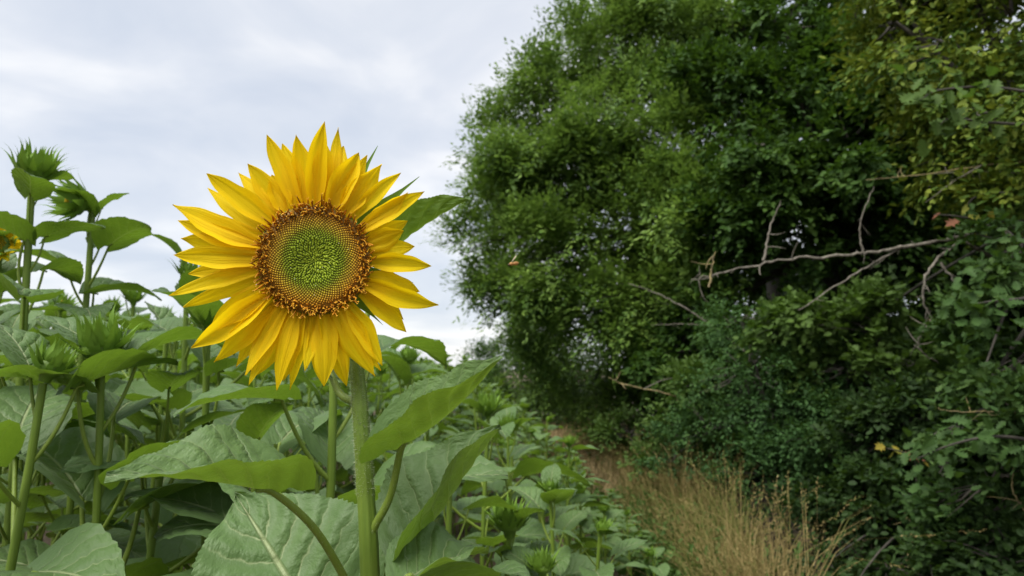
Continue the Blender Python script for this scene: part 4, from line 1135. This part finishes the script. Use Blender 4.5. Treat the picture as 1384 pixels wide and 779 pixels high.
dead_branch(TR['hornbeam_tree'], 'long grey dead branch reaching left out of the hedge', [
    ([(1400, 300, 4.3), (1290, 322, 4.2), (1215, 335, 4.15), (1150, 344, 4.1), (1060, 351, 4.05), (985, 366, 4.0), (935, 379, 3.98)], .017, 'deadwood'),
    ([(1033, 352, 4.04), (1040, 312, 4.05), (1056, 270, 4.05)], .010, 'deadwood'),
    ([(1215, 337, 4.15), (1150, 374, 4.1), (1080, 420, 4.0)], .010, 'deadwood'),
    ([(1165, 343, 4.1), (1163, 300, 4.1), (1182, 252, 4.15)], .008, 'deadwood'),
    ([(958, 388, 3.96), (962, 362, 3.97), (968, 340, 3.98)], .009, 'lichen')], seed=1)
dead_branch(TR['hornbeam_tree'], 'crooked hanging dead twig below the long dead branch', [
    ([(1300, 325, 4.1), (1266, 352, 4.05), (1250, 380, 4.0), (1249, 410, 4.0), (1257, 432, 4.0), (1242, 458, 4.0), (1246, 476, 4.0), (1270, 492, 4.0)], .0115, 'deadwood'),
    ([(1257, 432, 4.0), (1268, 440, 4.0)], .007, 'lichen'),
    ([(1272, 356, 4.05), (1290, 380, 4.0), (1306, 400, 4.0)], .010, 'deadwood')], seed=2)
dead_branch(TR['elder_bush'], 'pale dead stick over the hazel bush at the wood edge', [([(940, 541, 6.3), (885, 529, 6.25), (850, 521, 6.2), (822, 511, 6.2)], .013, 'lichen'), ([(870, 526, 6.2), (905, 512, 6.2), (930, 525, 6.2)], .006, 'deadwood')], seed=3)
dead_branch(TR['young_oak'], 'thin dead stick with yellow lichen at the right edge', [([(1400, 560, 3.3), (1340, 556, 3.3), (1300, 557, 3.3), (1268, 553, 3.3)], .0065, 'lichen')], seed=4)
dead_branch(TR['privet_bush'], 'grey leafless branches in the shade left of the privet', [
    ([(1000, 470, 6.0), (940, 425, 6.1), (895, 400, 6.2), (850, 383, 6.3)], .012, 'deadwood'),
    ([(960, 440, 6.1), (920, 438, 6.1), (880, 440, 6.2)], .007, 'deadwood'),
    ([(990, 440, 6.1), (950, 400, 6.1), (945, 360, 6.2)], .007, 'deadwood')], seed=5)
dead_branch(TR['hornbeam_tree'], 'thin bare twigs crossing the hornbeam leaves', [
    ([(1400, 218, 3.9), (1330, 224, 3.9), (1250, 236, 3.9), (1170, 243, 3.9)], .006, 'lichen'),
    ([(1330, 222, 3.9), (1290, 245, 3.9), (1250, 275, 3.95)], .006, 'deadwood'),
    ([(1400, 236, 3.9), (1320, 232, 3.9), (1230, 238, 3.95)], .005, 'deadwood')], seed=6)
dead_branch(TR['bramble_bush'], 'dead stem standing in the lower right hedge', [([(1225, 760, 3.9), (1235, 720, 3.9), (1222, 690, 3.9)], .007, 'lichen'), ([(1384, 690, 3.3), (1368, 660, 3.3), (1372, 620, 3.3)], .006, 'lichen')], seed=7)

# ------------------------------------------------------------------ dry grass, panicles and weeds
def blades(n, xfun, yfun, hfun, seed, mat, name, label, cat, wid=.0035, lean=.35, heads=0.0, headmat=None):
    rng = np.random.default_rng(seed)
    y = yfun(rng, n); x = np.array([xfun(rng, yy) for yy in y])
    H = np.array([hfun(rng, xx, yy) for xx, yy in zip(x, y)])
    az = rng.uniform(0, 2 * math.pi, n); ln = np.abs(rng.normal(0, lean, n)) * H
    dx, dy = np.cos(az) * ln, np.sin(az) * ln
    fa = rng.uniform(0, math.pi, n); sx, sy = np.cos(fa) * wid, np.sin(fa) * wid
    V = np.zeros((n, 7, 3))
    for i, (t, w) in enumerate(((0, 1), (.45, .8), (.8, .5))):
        cx_, cy_, cz_ = x + dx * t * t, y + dy * t * t, H * (t - .12 * t * t * (ln / (H + 1e-6)))
        V[:, 2 * i] = np.stack([cx_ - sx * w, cy_ - sy * w, cz_], 1); V[:, 2 * i + 1] = np.stack([cx_ + sx * w, cy_ + sy * w, cz_], 1)
    tipz = H * (1 - .25 * (ln / (H + 1e-6)))
    V[:, 6] = np.stack([x + dx, y + dy, tipz], 1)
    b = MB()
    base = (np.arange(n) * 7)[:, None, None]
    q = np.array([[0, 1, 3, 2], [2, 3, 5, 4]]); t3 = np.array([[4, 5, 6]])
    b.add(V.reshape(-1, 3), (q[None] + base).reshape(-1, 4))
    b.f.append((t3[None] + base).reshape(-1, 3)); b.m.append(np.zeros(n, int)); b.v.append(np.zeros((0, 3))); b.uv.append(np.zeros((0, 2))); b.c.append(np.zeros((0, 4)))
    if heads > 0:
        sel = np.where(rng.random(n) < heads)[0]
        tp = V[sel, 6]; dirn = unit(V[sel, 6] - V[sel, 4])
        for j in range(13):
            m = len(sel)
            pos = tp - dirn * (.009 * j) + rng.normal(0, .0028, (m, 3))
            leaves_mesh(b, pos, dirn + rng.normal(0, .35, (m, 3)), rng.normal(size=(m, 3)), .017, .0048, T_SIMPLE, 1)
    o = link(name, b.mesh(name, [mat, headmat or mat], False))
    tag(o, label, cat, kind='stuff')
def gy(a, b_, p=1.0): return lambda rng, n: a + (b_ - a) * rng.random(n) ** p
def gx(lo, hi): return lambda rng, y: edge(y) + (hedge_foot(y) - edge(y)) * (lo + (hi - lo) * rng.random())
blades(5600, gx(.40, 1.15), gy(3.6, 13, 1.5), lambda r, x, y: r.uniform(.2, .6) + .55 * max(0, min(1, (x - edge(y) - .25) / .5)) * r.random() ** 1.5, 1, M['straw'], 'dry_grass', 'tall straw-coloured dry grass along the foot of the hedge', 'grass', heads=.35, headmat=M['straw'], lean=.42)
blades(450, gx(.55, 1.35), gy(3.5, 8, 1.3), lambda r, x, y: r.uniform(.5, 1.0), 5, M['straw'], 'grass_stalks', 'tall arching dry grass stalks with drooping seed heads before the dark hedge', 'grass', heads=1.0, headmat=M['straw'], lean=.5, wid=.0026)
blades(2600, gx(.35, 1.2), gy(3.6, 9, 1.3), lambda r, x, y: r.uniform(.15, .5), 6, M['weed'], 'green_grass', 'fresh green grass mixed into the dry grass strip', 'grass', lean=.5)
blades(8500, gx(-.02, 1.0), gy(7.5, 28, 1.3), lambda r, x, y: r.uniform(.15, .5), 2, M['rust'], 'rusty_grass', 'short rusty brown seeding grass on the path', 'grass', heads=.25, headmat=M['rust'], wid=.005)
blades(7000, gx(-.15, .7), gy(3.5, 12, 1.2), lambda r, x, y: r.uniform(.05, .18), 3, M['straw'], 'path_stubble', 'short trampled dry grass on the path', 'grass', lean=.6)
b = MB(); rng = np.random.default_rng(8)
n = 700
yy = 3.0 + 6 * rng.random(n) ** 1.6
xx = np.array([edge(y) + rng.normal(0.04, .19) for y in yy])
P = np.stack([xx, yy, rng.uniform(.04, .24, n)], 1)
sprays_to_leaves(b, P, unit(rng.normal(0, .5, (n, 3)) + UPN), rng, 7, .12, .055, .045, T_OVAL, .3)
tag(link('edge_weeds', b.mesh('edge_weeds', [M['weed']], False)), 'low green weeds along the edge of the path', 'weeds', kind='stuff')
b = MB(); n = 950
yy = 3.6 + 8 * rng.random(n) ** 1.4
xx = np.array([hedge_foot(y) + rng.normal(-.10, .20) for y in yy])
P = np.stack([xx, yy, rng.uniform(.05, .42, n)], 1)
sprays_to_leaves(b, P, unit(rng.normal(0, .5, (n, 3)) + UPN), rng, 8, .18, .06, .03, T_OVAL, .5)
tag(link('hedge_weeds', b.mesh('hedge_weeds', [M['weed']], False)), 'green weeds growing in the tall dry grass', 'weeds', kind='stuff')

# ------------------------------------------------------------------ bee in flight
def simple_mat(name, c, rough=.6):
    m, n, l = new_mat(name)
    out = N(n, 'ShaderNodeOutputMaterial'); p = N(n, 'ShaderNodeBsdfPrincipled', Roughness=rough)
    tcn = N(n, 'ShaderNodeTexCoord'); nz = N(n, 'ShaderNodeTexNoise', Scale=400.0); l.new(tcn.outputs['Object'], nz.inputs['Vector'])
    l.new(mixc(n, l, nz.outputs['Fac'], tuple(x * .7 for x in c), c), p.inputs['Base Color']); l.new(p.outputs[0], out.inputs[0])
    return m
bee = empty('bee', at(692, 357, .95))
bee.rotation_euler = (0, R(-12), R(20))
tag(bee, 'small brown bee flying in front of the trees', 'bee')
hm, bm_, wm = simple_mat('bee_fur', (.42, .20, .05)), simple_mat('bee_dark', (.10, .05, .02)), simple_mat('bee_wing', (.40, .33, .22), .3)
Ry = Matrix.Rotation(R(90), 4, 'Y')
def bee_part(name, prof, off, mat, n=10):
    v, f = lathe(prof, n); b = MB(); b.add(xf(v, Matrix.Translation(off) @ Ry), f); link(name, b.mesh(name, [mat]), bee)
bee_part('abdomen', [(.0002, 0), (.0022, .0012), (.0029, .004), (.0026, .0065), (.0014, .0085), (.0002, .0096)], (.0008, 0, 0), hm)
bee_part('thorax', [(.0003, -.0028), (.0022, -.0018), (.0027, 0), (.0021, .0018), (.0004, .0026)], (-.0008, 0, .0002), hm)
bee_part('head', [(.0002, -.0014), (.0015, -.0008), (.0018, .0002), (.0012, .0012), (.0002, .0016)], (-.0045, 0, -.0004), bm_)
for s in (-1, 1):
    v = np.array([(0, 0, 0), (.003, s * .003, .003), (.006, s * .006, .006), (.0075, s * .0055, .0085), (.006, s * .003, .0075), (.0025, s * .001, .0035)])
    b = MB(); v2 = v + np.array([0, 0, .00008]); vv_ = np.vstack([v, v2])
    b.add(vv_ + np.array([-.0005, 0, .002]), [(0, 1, 4, 5), (1, 2, 3, 4), (6, 11, 10, 7), (7, 10, 9, 8)]); link('wing', b.mesh('wing', [wm], False), bee)
